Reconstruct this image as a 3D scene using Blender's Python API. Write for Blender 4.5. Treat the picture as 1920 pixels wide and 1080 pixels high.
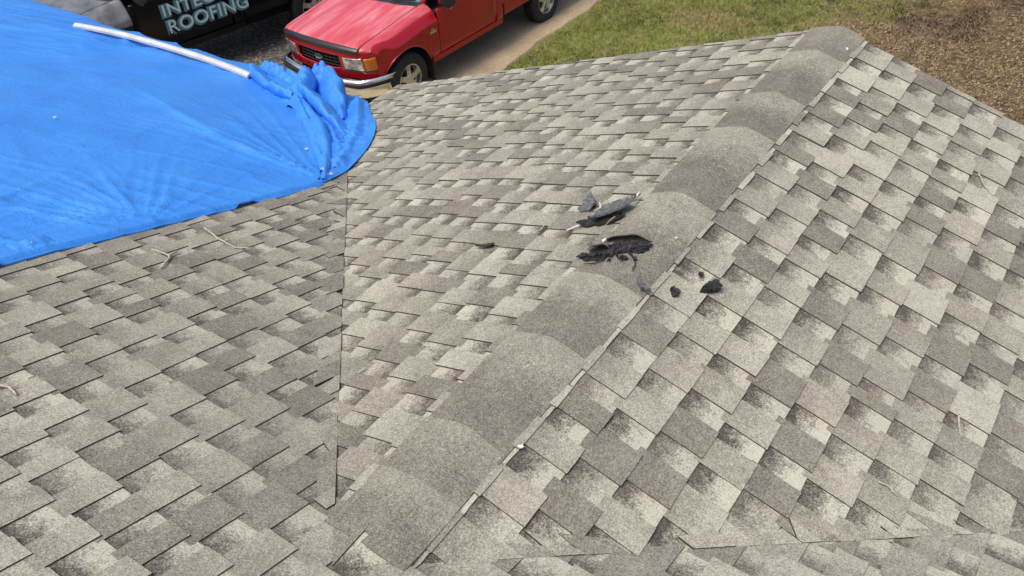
import bpy, bmesh, math, random
import numpy as np
from mathutils import Vector, Matrix

random.seed(7)
np.random.seed(7)
scene = bpy.context.scene
for o in list(bpy.data.objects):
    bpy.data.objects.remove(o)
COL = scene.collection

# ------------------------------------------------------------------ camera
YAW, PITCH, ROLL, FPX = -0.661724742, 0.685417186, -0.0827388036, 1645.45
CAM = Vector((1.17293324, -0.690251307, 1.88488512))
cy_, sy_, cp_, sp_ = math.cos(YAW), math.sin(YAW), math.cos(PITCH), math.sin(PITCH)
FWD = Vector((sy_ * cp_, cy_ * cp_, -sp_))
RGT = Vector((cy_, -sy_, 0.0))
UPV = RGT.cross(FWD)
cr_, sr_ = math.cos(ROLL), math.sin(ROLL)
CR = RGT * cr_ + UPV * sr_
CU = UPV * cr_ - RGT * sr_
cam = bpy.data.cameras.new("camera")
cam_o = bpy.data.objects.new("camera", cam)
COL.objects.link(cam_o)
cam.sensor_width = 36.0
cam.lens = FPX * 36.0 / 1920.0
cam.clip_start = 0.05
cam.clip_end = 900.0
cam_o.matrix_world = Matrix(((CR.x, CU.x, -FWD.x, CAM.x), (CR.y, CU.y, -FWD.y, CAM.y),
                             (CR.z, CU.z, -FWD.z, CAM.z), (0, 0, 0, 1)))
scene.camera = cam_o


def project(P):
    v = Vector(P) - CAM
    d = v.dot(FWD)
    if d < 0.05:
        return None
    return 960 + FPX * v.dot(CR) / d, 540 - FPX * v.dot(CU) / d, d


# ------------------------------------------------------------------ sky, sun, exposure
SUN_EL, SUN_AZ = math.radians(66), math.radians(195)      # azimuth from +Y clockwise (towards +X)
world = bpy.data.worlds.new("World")
scene.world = world
world.use_nodes = True
wn = world.node_tree
sky = wn.nodes.new("ShaderNodeTexSky")
sky.sky_type = 'NISHITA'
sky.sun_disc = False
sky.sun_elevation = SUN_EL
sky.sun_rotation = SUN_AZ
sky.air_density = 1.0
sky.dust_density = 4.0
sky.ozone_density = 0.6
wn.nodes["Background"].inputs[1].default_value = 0.13
wn.links.new(sky.outputs[0], wn.nodes["Background"].inputs[0])
sun = bpy.data.lights.new("sun", 'SUN')
sun.energy = 1.5
sun.angle = math.radians(16)
sun.color = (1.0, 0.93, 0.82)
sun_o = bpy.data.objects.new("sun", sun)
COL.objects.link(sun_o)
sd = Vector((math.sin(SUN_AZ) * math.cos(SUN_EL), math.cos(SUN_AZ) * math.cos(SUN_EL), math.sin(SUN_EL)))
sun_o.location = sd * 40
sun_o.rotation_euler = sd.to_track_quat('Z', 'Y').to_euler()
scene.view_settings.view_transform = 'Standard'
scene.view_settings.look = 'None'
scene.view_settings.gamma = 1.0
scene.view_settings.use_curve_mapping = False
scene.view_settings.exposure = 0.27

# ------------------------------------------------------------------ constants of the place
TH = 0.322356632
C, S, T = math.cos(TH), math.sin(TH), math.tan(TH)
EXP = 0.1429            # shingle exposure
L = 3.64                # length of the gable ridge
UB0, UA0, UM0 = 0.160, 0.174, 0.130
GZ = -3.95              # ground level
EAVE = 3.275            # slope length down to the eave

# ------------------------------------------------------------------ helpers


def rawmesh(name, verts, faces, smooth=False):
    me = bpy.data.meshes.new(name)
    me.from_pydata([tuple(v) for v in verts], [], faces)
    me.update()
    if smooth:
        me.polygons.foreach_set("use_smooth", [True] * len(me.polygons))
    return me


def obj(name, me, mat=None, parent=None, loc=None):
    o = bpy.data.objects.new(name, me)
    COL.objects.link(o)
    if mat and me is not None and not me.materials:
        me.materials.append(mat)
    if parent is not None:
        o.parent = parent
    if loc is not None:
        o.location = loc
    return o


def tag(o, label, cat, group=None):
    o["label"] = label
    o["category"] = cat
    if group:
        o["group"] = group
    return o


def thing(name, label, cat, loc=(0, 0, 0), rz=0.0, group=None):
    o = bpy.data.objects.new(name, None)
    o.empty_display_size = 0.2
    COL.objects.link(o)
    o.location = loc
    o.rotation_euler = (0, 0, rz)
    return tag(o, label, cat, group)


class MB:
    """collects boxes, tubes, grids"""

    def __init__(self):
        self.v, self.f = [], []

    def add(self, vs, fs):
        n = len(self.v)
        self.v += [tuple(x) for x in vs]
        self.f += [tuple(i + n for i in f) for f in fs]
        return self

    def box(self, x0, x1, y0, y1, z0, z1):
        vs = [(x, y, z) for z in (z0, z1) for y in (y0, y1) for x in (x0, x1)]
        return self.add(vs, [(0, 2, 3, 1), (4, 5, 7, 6), (0, 1, 5, 4), (2, 6, 7, 3), (0, 4, 6, 2), (1, 3, 7, 5)])

    def grid(self, fn, nu, nv, flip=False, keep=None):
        n = len(self.v)
        for j in range(nv + 1):
            for i in range(nu + 1):
                self.v.append(tuple(fn(i / nu, j / nv)))
        for j in range(nv):
            for i in range(nu):
                q = (n + j * (nu + 1) + i, n + j * (nu + 1) + i + 1, n + (j + 1) * (nu + 1) + i + 1, n + (j + 1) * (nu + 1) + i)
                if keep is not None and not keep((i + .5) / nu, (j + .5) / nv):
                    continue
                self.f.append(q[::-1] if flip else q)
        return self

    def tube(self, pts, rad, n=8, cap=True):
        pts = [Vector(p) for p in pts]
        m = len(pts)
        rad = rad if isinstance(rad, (list, tuple)) else [rad] * m
        b = len(self.v)
        ref = Vector((0, 0, 1))
        for i, p in enumerate(pts):
            d = (pts[min(i + 1, m - 1)] - pts[max(i - 1, 0)]).normalized()
            r = ref if abs(d.dot(ref)) < .95 else Vector((1, 0, 0))
            a = d.cross(r).normalized()
            c = a.cross(d)
            for k in range(n):
                t = 2 * math.pi * k / n
                self.v.append(tuple(p + (a * math.cos(t) + c * math.sin(t)) * rad[i]))
        for i in range(m - 1):
            for k in range(n):
                k2 = (k + 1) % n
                self.f.append((b + i * n + k, b + i * n + k2, b + (i + 1) * n + k2, b + (i + 1) * n + k))
        if cap:
            self.f.append(tuple(b + k for k in range(n))[::-1])
            self.f.append(tuple(b + (m - 1) * n + k for k in range(n)))
        return self

    def lathe(self, prof, n=40, axis='x', cx=0, cy=0, cz=0):
        """prof: (offset along axis, radius)"""
        b = len(self.v)
        for (h, r) in prof:
            for k in range(n):
                t = 2 * math.pi * k / n
                self.v.append((cx + h, cy + r * math.cos(t), cz + r * math.sin(t)))
        for i in range(len(prof) - 1):
            for k in range(n):
                k2 = (k + 1) % n
                self.f.append((b + i * n + k, b + (i + 1) * n + k, b + (i + 1) * n + k2, b + i * n + k2))
        return self

    def build(self, name, mat, parent=None, smooth=False, mapf=None, fix=True, solid=0.0):
        vs = self.v if mapf is None else [mapf(v) for v in self.v]
        me = rawmesh(name, vs, self.f, smooth)
        if fix:
            bm = bmesh.new()
            bm.from_mesh(me)
            bmesh.ops.remove_doubles(bm, verts=bm.verts, dist=1e-5)
            bmesh.ops.recalc_face_normals(bm, faces=bm.faces)
            bm.to_mesh(me)
            bm.free()
        o = obj(name, me, mat, parent)
        if solid:
            md = o.modifiers.new("solid", 'SOLIDIFY')
            md.thickness = solid
            md.offset = -1
        return o


# ------------------------------------------------------------------ materials
class NT:
    def __init__(self, name):
        self.m = bpy.data.materials.new(name)
        self.m.use_nodes = True
        self.t = self.m.node_tree
        self.b = self.t.nodes["Principled BSDF"]

    def n(self, typ, **kw):
        x = self.t.nodes.new(typ)
        for k, v in kw.items():
            setattr(x, k, v)
        return x

    def l(self, a, b):
        self.t.links.new(a, b)

    def val(self, sock, v):
        if hasattr(v, "is_output"):
            self.l(v, sock)
        else:
            sock.default_value = v

    def pos(self):
        return self.n("ShaderNodeNewGeometry").outputs["Position"]

    def objc(self):
        return self.n("ShaderNodeTexCoord").outputs["Object"]

    def noise(self, vec, scale, detail=2.0, rough=0.5, dist=0.0, stretch=None, out=0):
        if stretch:
            mp = self.n("ShaderNodeMapping")
            mp.inputs["Scale"].default_value = stretch
            self.l(vec, mp.inputs["Vector"])
            vec = mp.outputs[0]
        x = self.n("ShaderNodeTexNoise")
        self.l(vec, x.inputs["Vector"])
        x.inputs["Scale"].default_value = scale
        x.inputs["Detail"].default_value = detail
        x.inputs["Roughness"].default_value = rough
        x.inputs["Distortion"].default_value = dist
        return x.outputs[out]

    def vor(self, vec, scale, feature='F1', out="Distance"):
        x = self.n("ShaderNodeTexVoronoi", feature=feature)
        self.l(vec, x.inputs["Vector"])
        x.inputs["Scale"].default_value = scale
        return x.outputs[out]

    def math(self, op, a, b=0.0, c=None, clamp=False):
        x = self.n("ShaderNodeMath", operation=op, use_clamp=clamp)
        self.val(x.inputs[0], a)
        self.val(x.inputs[1], b)
        if c is not None:
            self.val(x.inputs[2], c)
        return x.outputs[0]

    def ramp(self, fac, stops, interp='LINEAR'):
        x = self.n("ShaderNodeValToRGB")
        x.color_ramp.interpolation = interp
        e = x.color_ramp.elements
        while len(e) < len(stops):
            e.new(0.5)
        for i, (p, c) in enumerate(stops):
            e[i].position = p
            e[i].color = (*c, 1) if len(c) == 3 else c
        self.l(fac, x.inputs[0])
        return x.outputs[0]

    def rng(self, v, a, b, c=0.0, d=1.0):
        x = self.n("ShaderNodeMapRange")
        self.val(x.inputs[0], v)
        for i, k in enumerate((a, b, c, d)):
            x.inputs[i + 1].default_value = k
        return x.outputs[0]

    def mix(self, fac, a, b, mode='MIX'):
        x = self.n("ShaderNodeMix", data_type='RGBA', blend_type=mode)
        self.val(x.inputs[0], fac)
        for s, v in ((x.inputs[6], a), (x.inputs[7], b)):
            if hasattr(v, "is_output"):
                self.l(v, s)
            else:
                s.default_value = (*v, 1)
        return x.outputs[2]

    def bump(self, h, strength=0.3, dist=0.01):
        x = self.n("ShaderNodeBump")
        x.inputs["Strength"].default_value = strength
        x.inputs["Distance"].default_value = dist
        self.l(h, x.inputs["Height"])
        self.l(x.outputs[0], self.b.inputs["Normal"])

    def set(self, color=None, rough=None, metal=None, spec=None, coat=None, coat_r=None, trans=None, ior=None):
        for k, v in (("Base Color", color), ("Roughness", rough), ("Metallic", metal), ("Specular IOR Level", spec),
                     ("Coat Weight", coat), ("Coat Roughness", coat_r), ("Transmission Weight", trans), ("IOR", ior)):
            if v is None:
                continue
            if hasattr(v, "is_output"):
                self.l(v, self.b.inputs[k])
            elif k == "Base Color":
                self.b.inputs[k].default_value = (*v, 1)
            else:
                self.b.inputs[k].default_value = v
        return self.m


def plain(name, col, rough=0.5, metal=0.0, coat=0.0, nscale=0, namp=0.0):
    m = NT(name)
    c = col
    if nscale:
        f = m.noise(m.pos(), nscale, 3)
        c = m.ramp(f, [(0.3, tuple(x * (1 - namp) for x in col)), (0.7, tuple(min(1, x * (1 + namp)) for x in col))])
    m.set(color=c, rough=rough, metal=metal, coat=coat)
    return m.m


def mat_shingle(name, cap=False):
    m = NT(name)
    at = m.n("ShaderNodeAttribute", attribute_name="tone")
    sp = m.n("ShaderNodeSeparateColor")
    m.l(at.outputs["Color"], sp.inputs[0])
    tone, grad, seed = sp.outputs[0], sp.outputs[1], sp.outputs[2]
    v = at.outputs["Alpha"]
    P = m.pos()
    # granule blend running from the dark printed band at the head to light tips
    n1 = m.noise(P, 26, 3, 0.6)
    n3 = m.noise(P, 170, 2, 0.75)
    n6 = m.noise(P, 70, 3, 0.7)
    vv = m.math('ADD', v, m.math('MULTIPLY', m.math('SUBTRACT', n1, 0.5), 0.8))
    vv = m.math('ADD', vv, m.math('MULTIPLY', m.math('SUBTRACT', n3, 0.5), 0.5))
    vv = m.math('ADD', vv, m.math('MULTIPLY', m.math('SUBTRACT', n6, 0.5), 0.4))
    g = m.rng(vv, 0.22, 0.74)
    g2 = m.math('MULTIPLY', m.math('SUBTRACT', g, 0.55), grad)
    val = m.math('ADD', tone, g2)
    # cloudy fading, wear, large brown drift
    n2 = m.noise(P, 9, 3, 0.55)
    val = m.math('ADD', val, m.math('MULTIPLY', m.math('SUBTRACT', n2, 0.5), 0.35))
    n5 = m.noise(P, 55, 2, 0.6)
    val = m.math('ADD', val, m.math('MULTIPLY', m.math('SUBTRACT', n5, 0.5), 0.32))
    # granules
    w = m.n("ShaderNodeTexWhiteNoise", noise_dimensions='3D')
    mp = m.n("ShaderNodeVectorMath", operation='SCALE')
    m.l(P, mp.inputs[0])
    mp.inputs["Scale"].default_value = 420
    fl = m.n("ShaderNodeVectorMath", operation='FLOOR')
    m.l(mp.outputs[0], fl.inputs[0])
    m.l(fl.outputs[0], w.inputs["Vector"])
    val = m.math('ADD', val, m.math('MULTIPLY', m.math('SUBTRACT', n3, 0.5), 1.15))
    val = m.math('ADD', val, m.math('MULTIPLY', m.math('SUBTRACT', w.outputs[0], 0.5), 0.30))
    col = m.ramp(val, [(0.0, (0.075, 0.066, 0.059)), (0.28, (0.185, 0.168, 0.146)), (0.55, (0.310, 0.294, 0.245)),
                       (0.8, (0.465, 0.45, 0.375)), (1.0, (0.62, 0.605, 0.505))])
    warm = m.mix(m.rng(seed, 0.0, 1.0), (1.015, 0.988, 0.952), (0.985, 0.998, 0.957))
    col = m.mix(1.0, col, warm, 'MULTIPLY')
    n4 = m.noise(P, 1.3, 3, 0.6)
    col = m.mix(m.rng(n4, 0.42, 0.68, 0.0, 0.22), col, (0.24, 0.205, 0.175))
    m.bump(m.math('ADD', n3, m.math('MULTIPLY', w.outputs[0], 0.5)), 0.35, 0.003)
    m.set(color=col, rough=0.95, spec=0.15)
    return m.m


M_SH = mat_shingle("asphalt_shingle")
M_DECK = plain("roof_underlay", (0.035, 0.032, 0.03), 0.95)
M_WHITE = plain("white_metal", (0.66, 0.66, 0.63), 0.42, nscale=9, namp=0.12)
M_TAR = plain("torn_asphalt", (0.022, 0.021, 0.021), 0.6, nscale=90, namp=0.9)
M_FELT = NT("fragment_felt")
_n = M_FELT.noise(M_FELT.pos(), 70, 3, 0.65)
M_FELT.bump(_n, 0.5, 0.004)
M_FELT.set(color=M_FELT.ramp(_n, [(0.25, (0.055, 0.056, 0.058)), (0.5, (0.125, 0.127, 0.132)), (0.8, (0.27, 0.27, 0.265))]), rough=0.75)
M_FELT = M_FELT.m
M_TWIG = plain("dry_twig", (0.50, 0.45, 0.36), 0.85, nscale=60, namp=0.25)
M_CHIP = plain("pale_chip", (0.80, 0.78, 0.72), 0.7)

# ------------------------------------------------------------------ ground, driveway, gravel


def sheet(name, x0, x1, y0, y1, z, mat):
    o = MB().add([(x0, y0, z), (x1, y0, z), (x1, y1, z), (x0, y1, z)], [(0, 1, 2, 3)]).build(name, mat)
    o["kind"] = "structure"
    return o


g = NT("lawn_soil")
P = g.pos()
a = g.noise(P, 0.55, 4, 0.6)
b = g.noise(P, 5, 4, 0.65)
cc = g.ramp(b, [(0.25, (0.08, 0.085, 0.03)), (0.5, (0.18, 0.185, 0.06)), (0.75, (0.34, 0.29, 0.15))])
dirt = g.ramp(g.noise(P, 7, 5, 0.7), [(0.25, (0.045, 0.03, 0.02)), (0.5, (0.15, 0.10, 0.062)), (0.75, (0.30, 0.22, 0.14))])
sx = g.n("ShaderNodeSeparateXYZ")
g.l(P, sx.inputs[0])
# bare soil and litter under where the trees shed, right of the gable
q = g.math('ADD', sx.outputs[0], g.math('MULTIPLY', g.math('SUBTRACT', 12.4, sx.outputs[1]), 0.32))
q = g.math('ADD', q, g.math('MULTIPLY', g.math('SUBTRACT', a, 0.5), 3.2))
mask = g.rng(q, -2.75, -2.0)
g.bump(b, 0.6, 0.03)
g.set(color=g.mix(mask, cc, dirt), rough=0.95, spec=0.1)
ground = sheet("ground", -300, 300, -300, 300, GZ, g.m)

d = NT("worn_concrete")
P = d.pos()
a = d.noise(P, 1.2, 5, 0.6)
b = d.noise(P, 40, 3, 0.7)
c1 = d.ramp(b, [(0.3, (0.36, 0.27, 0.165)), (0.55, (0.52, 0.41, 0.265)), (0.75, (0.62, 0.51, 0.35))])
c1 = d.mix(d.rng(a, 0.4, 0.72, 0.0, 0.55), c1, (0.26, 0.21, 0.15))
d.bump(b, 0.4, 0.008)
d.set(color=c1, rough=0.9, spec=0.2)
drive = MB()
ys = np.linspace(5.2, 40, 120)
for i, y in enumerate(ys):
    e = -6.30 + 0.035 * math.sin(y * 2.3) + 0.025 * math.sin(y * 7.1 + 1) - 0.02 * (y - 9)
    drive.v += [(-8.95, y, GZ + 0.004), (e - 0.03, y, GZ + 0.035), (e, y, GZ + 0.028), (e + 0.02, y, GZ - 0.01)]
for i in range(len(ys) - 1):
    for k in range(3):
        drive.f.append((i * 4 + k, i * 4 + k + 1, i * 4 + 5 + k, i * 4 + 4 + k))
o = drive.build("driveway", d.m)
o["kind"] = "structure"

gv = NT("dark_gravel")
P = gv.pos()
vc = gv.vor(P, 26, out="Color")
sep = gv.n("ShaderNodeSeparateColor")
gv.l(vc, sep.inputs[0])
c2 = gv.ramp(sep.outputs[0], [(0.0, (0.05, 0.047, 0.043)), (0.5, (0.13, 0.122, 0.11)), (0.85, (0.24, 0.225, 0.20)), (1, (0.42, 0.40, 0.36))])
a = gv.noise(P, 1.5, 4, 0.6)
c2 = gv.mix(gv.rng(a, 0.35, 0.7, 0, 0.6), c2, (0.075, 0.068, 0.06))
gv.bump(gv.vor(P, 26), 0.8, 0.02)
gv.set(color=c2, rough=0.75, spec=0.3)
sheet("gravel_yard", -20, -8.9, 5.0, 40, GZ + 0.004, gv.m)

# ------------------------------------------------------------------ the house
house = thing("house", "house under a weathered grey-brown shingle roof with a projecting front gable", "house", (0, 0, GZ))


def PB(a, u, h=0.0):
    return (u * C + h * S, a, -u * S + h * C)


def PA(a, u, h=0.0):
    return (-u * C - h * S, a, -u * S + h * C)


def PM(a, u, h=0.0):
    return (a, u * C + h * S, -u * S + h * C)


M_SIDING = plain("wall_siding", (0.62, 0.60, 0.55), 0.7, nscale=3, namp=0.06)
M_FASCIA = plain("fascia_paint", (0.75, 0.74, 0.71), 0.5, nscale=4, namp=0.08)
ZO = Vector((0, 0, -GZ))


def hpart(name, me_builder, mat):
    o = me_builder.build(name, mat, house)
    o.location = ZO
    return o


XE = EAVE * C           # plan distance ridge -> eave
DK = -0.02
deckM = MB()
# main slope: from the main ridge behind the camera to the eave, in plan cut along both valleys
mpts = [(-9.6, -3.2), (4.6, -3.2), (4.6, 3.3), (3.3, 3.3), (0, 0), (-3.3, 3.3), (-9.6, 3.3)]
vs = [PM(x, y / C, DK) for x, y in mpts]
deckM.add(vs, [(0, 4, 5, 6), (0, 1, 4), (1, 2, 3, 4)])
main_slope = hpart("main_roof_slope", deckM, M_DECK)
main_slope["label"] = "main roof slope dropping away beside the tarp"
deckA = MB().add([PA(0, 0, DK), PA(L, 0, DK), PA(L, EAVE, DK), PA(3.2, EAVE, DK)], [(0, 1, 2, 3)])
gable_left = hpart("gable_roof_slope", deckA, M_DECK)
gable_left["label"] = "gable slope left of the ridge towards the red truck"
deckB = MB().add([PB(0, 0, DK), PB(L, 0, DK), PB(L, EAVE, DK), PB(3.2, EAVE, DK)], [(0, 1, 2, 3)])
gable_right = hpart("gable_roof_slope", deckB, M_DECK)
gable_right["label"] = "gable slope right of the ridge towards the brown yard"
back = MB().add([(-9.6, -3.2, 3.2 * T - .01), (4.6, -3.2, 3.2 * T - .01), (4.6, -9.2, -2.6 * T), (-9.6, -9.2, -2.6 * T)], [(0, 1, 2, 3)])
hpart("rear_roof_slope", back, plain("rear_shingles", (0.30, 0.28, 0.245), 0.95, nscale=30, namp=0.4))
w = MB().box(-9.2, 4.2, -8.8, 2.85, GZ, -1.12)
hpart("wall", w, M_SIDING)
w = MB()
zt = -0.1
w.add([(-2.75, 2.8, GZ), (2.75, 2.8, GZ), (2.75, 3.34, GZ), (-2.75, 3.34, GZ), (-2.75, 2.8, -2.75 * T - .1), (2.75, 2.8, -2.75 * T - .1),
       (2.75, 3.34, -2.75 * T - .1), (-2.75, 3.34, -2.75 * T - .1), (0, 2.8, zt), (0, 3.34, zt)],
      [(0, 1, 5, 8, 4), (3, 7, 9, 6, 2), (0, 4, 7, 3), (1, 2, 6, 5), (4, 8, 9, 7), (5, 6, 9, 8)])
hpart("gable_wall", w, M_SIDING)
for sgn in (-1, 1):          # rake boards and drip edges
    fn = PA if sgn < 0 else PB
    w = MB()
    for y in (L - .028, L - .008):
        for u in (0.01, EAVE - 0.01):
            for h in (-0.17, -0.012):
                w.v.append(fn(y, u, h))
    w.f += [(0, 1, 3, 2), (4, 6, 7, 5), (0, 4, 5, 1), (2, 3, 7, 6), (0, 2, 6, 4), (1, 5, 7, 3)]
    hpart("rake_board", w, M_FASCIA)
    w = MB()
    for y in (3.12, L + .012):
        for u, h in ((EAVE + .004, -.013), (EAVE + .05, -.010), (EAVE + .055, -.055), (EAVE + .008, -.055)):
            w.v.append(fn(y, u, h))
    w.f += [(0, 4, 5, 1), (1, 5, 6, 2), (2, 6, 7, 3), (3, 7, 4, 0), (0, 1, 2, 3), (4, 7, 6, 5)]
    o = hpart("drip_edge", w, M_WHITE)
    o["label"] = "white metal drip edge along the gable eave"
w = MB().box(-9.6, -3.25, 3.30, 3.33, -1.28, -1.115)
hpart("fascia", w, M_FASCIA)
w = MB()
for x in (-9.6, -3.35):      # open gutter profile
    for (y, z) in ((3.335, -1.22), (3.335, -1.33), (3.38, -1.34), (3.44, -1.31), (3.455, -1.22), (3.445, -1.22), (3.43, -1.30), (3.38, -1.328), (3.345, -1.32), (3.345, -1.22)):
        w.v.append((x, y, z))
for k in range(10):
    w.f.append((k, (k + 1) % 10, 10 + (k + 1) % 10, 10 + k))
hpart("gutter", w, M_WHITE)

# ------------------------------------------------------------------ shingles


def clip(poly, planes):
    for (na, nu, dd) in planes:
        out = []
        n = len(poly)
        for i in range(n):
            p, q = poly[i], poly[(i + 1) % n]
            fp, fq = na * p[0] + nu * p[1] - dd, na * q[0] + nu * q[1] - dd
            if fp <= 0:
                out.append(p)
            if (fp < 0 < fq) or (fq < 0 < fp):
                t = fp / (fp - fq)
                out.append((p[0] + (q[0] - p[0]) * t, p[1] + (q[1] - p[1]) * t))
        poly = out
        if len(poly) < 3:
            return []
    # drop near-duplicates
    res = []
    for p in poly:
        if not res or abs(p[0] - res[-1][0]) + abs(p[1] - res[-1][1]) > 1e-4:
            res.append(p)
    return res if len(res) >= 3 else []


def piece(fn, poly, hfun, vfun, base, tone, grad, seed):
    """prism over a polygon in slope coordinates -> (verts, faces, attr)"""
    n = len(poly)
    top = [fn(a, u, hfun(a, u)) for a, u in poly]
    low = [fn(a, u, base) for a, u in poly]
    att = [(tone, grad, seed, vfun(a, u)) for a, u in poly]
    fs = [tuple(range(n))] + [(n + i, 2 * n + i, 2 * n + (i + 1) % n, n + (i + 1) % n) for i in range(n)]
    # orientation: the top face must look up
    e1 = Vector(top[1]) - Vector(top[0])
    e2 = Vector(top[2]) - Vector(top[1])
    ar = sum(poly[i][0] * poly[(i + 1) % n][1] - poly[(i + 1) % n][0] * poly[i][1] for i in range(n))
    up = Vector(fn(0, 0, 1)) - Vector(fn(0, 0, 0))
    da = Vector(fn(1, 0, 0)) - Vector(fn(0, 0, 0))
    du = Vector(fn(0, 1, 0)) - Vector(fn(0, 0, 0))
    if da.cross(du).dot(up) * ar < 0:
        fs = [f[::-1] for f in fs]
    dark = [(-0.45, 0.0, seed, 0.3)] * (2 * n)        # bare asphalt shows on the cut edges
    return top + top + low, fs, att + dark, abs(ar) / 2


def put_attr(me, att):
    ca = me.color_attributes.new("tone", 'FLOAT_COLOR', 'POINT')
    ca.data.foreach_set("color", np.array(att, dtype=np.float32).ravel())


def course_pieces(fn, u0, k0, k1, a0, a1, planes, rnd, con=1.0, shift=0.0, cell=(0.15, 0.26), steps=None):
    out = []
    for k in range(k0, k1):
        ut, ub = u0 + k * EXP - EXP, u0 + k * EXP          # head and butt of this course
        a = a0 - rnd.uniform(0, 0.2)
        wob = rnd.uniform(-.0015, .0015)
        tooth = True
        bounds = None
        if steps and k in steps:                      # laid to the joints seen on this slope
            e_ = sorted(steps[k])
            while e_[0] > a0:
                e_.insert(0, e_[0] - rnd.uniform(.17, .23))
            while e_[-1] < a1:
                e_.append(e_[-1] + rnd.uniform(.17, .23))
            bounds = []
            for p0, p1 in zip(e_[:-1], e_[1:]):
                bounds += [(p0, p1 - (p1 - p0) * rnd.uniform(.38, .50), True)]
                bounds += [(bounds[-1][1], p1, False)]
        bi = 0
        while a < a1:
            wcell = rnd.uniform(*cell)
            wdt = wcell * (rnd.uniform(0.45, 0.72) if tooth else rnd.uniform(0.32, 0.52))
            if bounds is not None:
                if bi >= len(bounds):
                    break
                a, wdt, tooth = bounds[bi][0], bounds[bi][1] - bounds[bi][0], bounds[bi][2]
                bi += 1
            j = [rnd.uniform(-.0018, .0018) for _ in range(4)]
            ue = ub + wob + (0.002 if tooth else -0.001)
            poly = [(a, ut - 0.02), (a + wdt, ut - 0.02), (a + wdt, ue + j[0]),
                    (a + wdt * rnd.uniform(.4, .6), ue + j[1]), (a, ue + j[2])]
            poly = clip(poly, [(p_[0], p_[1], p_[2] + (rnd.uniform(-p_[3], p_[3]) if len(p_) > 3 else 0)) for p_ in planes])
            if poly:
                lift = 0.0052 if tooth else 0.0
                curl = rnd.uniform(0, 0.003) if rnd.random() < .15 else 0.0
                tw = rnd.uniform(-.004, .004)
                am = a + wdt / 2

                def hf(aa, uu, lift=lift, curl=curl, tw=tw, am=am, ut=ut):
                    f = (uu - ut) / EXP
                    return 0.0005 + 0.0048 * f + lift + curl * max(0, f) ** 3 + tw * (aa - am) * max(0, f)

                def vf(aa, uu, ut=ut):
                    return min(1.0, max(0.0, (uu - ut) / EXP))
                if tooth:
                    r = rnd.random()
                    if r < 0.27:
                        tone, grad = rnd.uniform(.36, .45), rnd.uniform(0.0, .10)     # flat taupe
                    elif r < 0.8:
                        tone, grad = rnd.uniform(.54, .66), rnd.uniform(.05, .22)     # mid grey
                    else:
                        tone, grad = rnd.uniform(.68, .80), rnd.uniform(.0, .12)      # pale
                else:
                    tone, grad = rnd.uniform(.48, .58), rnd.uniform(.45, .95)
                tone = .53 + (tone - .53) * con + shift
                out.append((fn, poly, hf, vf, -0.014, tone, grad * con, rnd.random()))
            a += wdt
            tooth = not tooth
    return out


def project_area(fn, poly):
    pts = [project(fn(a, u, 0.005)) for a, u in poly]
    if any(p is None for p in pts):
        return 0.0
    inside = any(0 <= p[0] <= 1920 and 0 <= p[1] <= 1080 for p in pts)
    if not inside:
        return 0.0
    n = len(pts)
    return abs(sum(pts[i][0] * pts[(i + 1) % n][1] - pts[(i + 1) % n][0] * pts[i][1] for i in range(n))) / 2


def lay(pieces, parent, limit=300, hidden=None):
    """the pieces that show largest become objects of their own, the rest one joined part"""
    sc = []
    for i, pc in enumerate(pieces):
        ar = project_area(pc[0], pc[1])
        if hidden is not None and hidden(pc):
            ar = 0.0
        sc.append((ar, i))
    sc.sort(reverse=True)
    solo = {i for ar, i in sc[:limit] if ar > 60}
    V, F, A = [], [], []
    for i, pc in enumerate(pieces):
        vs, fs, att, _ = piece(*pc)
        if i in solo:
            me = rawmesh("shingle", vs, fs)
            put_attr(me, att)
            obj("shingle", me, M_SH, parent)
        else:
            n = len(V)
            V += vs
            F += [tuple(x + n for x in f) for f in fs]
            A += att
    if V:
        me = rawmesh("shingle_field", V, F)
        put_attr(me, A)
        o = obj("shingle_field", me, M_SH, parent)
        o["kind"] = "stuff"


rB, rA, rM = random.Random(11), random.Random(23), random.Random(5)
STEPS = {1: [3.461, 3.213, 3.042, 2.84, 2.653, 2.473, 2.265, 2.06, 1.873, 1.629, 1.389, 1.167, .952, .786, .617, .407],
         2: [3.485, 3.294, 3.117, 2.955, 2.785, 2.531, 2.342], 3: [3.514, 3.276, 3.061, 2.884, 2.666, 2.474, 2.277, 2.086],
         4: [3.433, 3.24, 3.06, 2.869, 2.677, 2.478, 2.241, 1.966, 1.729], 5: [3.21, 3.03, 2.87, 2.702, 2.525, 2.233, 2.022, 1.776],
         6: [3.082, 2.843, 2.591, 2.309, 2.042, 1.842, 1.606, 1.5, 1.313, 1.105],
         7: [3.182, 2.939, 2.733, 2.558, 2.321, 2.131, 1.872, 1.669, 1.521, 1.326, 1.152], 8: [1.957, 1.692, 1.525, 1.36], 9: [1.933, 1.714, 1.518]}
# right gable slope; valley with the main slope along X = Y
B = course_pieces(PB, UB0, 0, 23, -0.3, L + .2, [(1, 0, L + .012, .004), (0, -1, -0.10), (-1, C, 0.03), (0, 1, EAVE + .02)], rB, 1.0, 0.035, (.165, .215), STEPS)
# left gable slope; valley along X = -Y
A = course_pieces(PA, UA0, 0, 23, -0.3, L + .2, [(1, 0, L + .012, .004), (0, -1, -0.10), (-1, C, -0.003, .003), (0, 1, EAVE + .02)], rA, .90, .0, (.13, .21))
# main slope: between / outside the valleys
ksM = range(-6, 24)
Mp = course_pieces(PM, UM0, 1, 22, -2.7, 0.15, [(0, 1, 3.45), (1, C, -0.002, .002)], rM, .80, -.03, (.14, .23))
Mp += course_pieces(PM, UM0, -9, 0, -2.7, 2.4, [], rM, .85, .02, (.14, .23))
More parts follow.
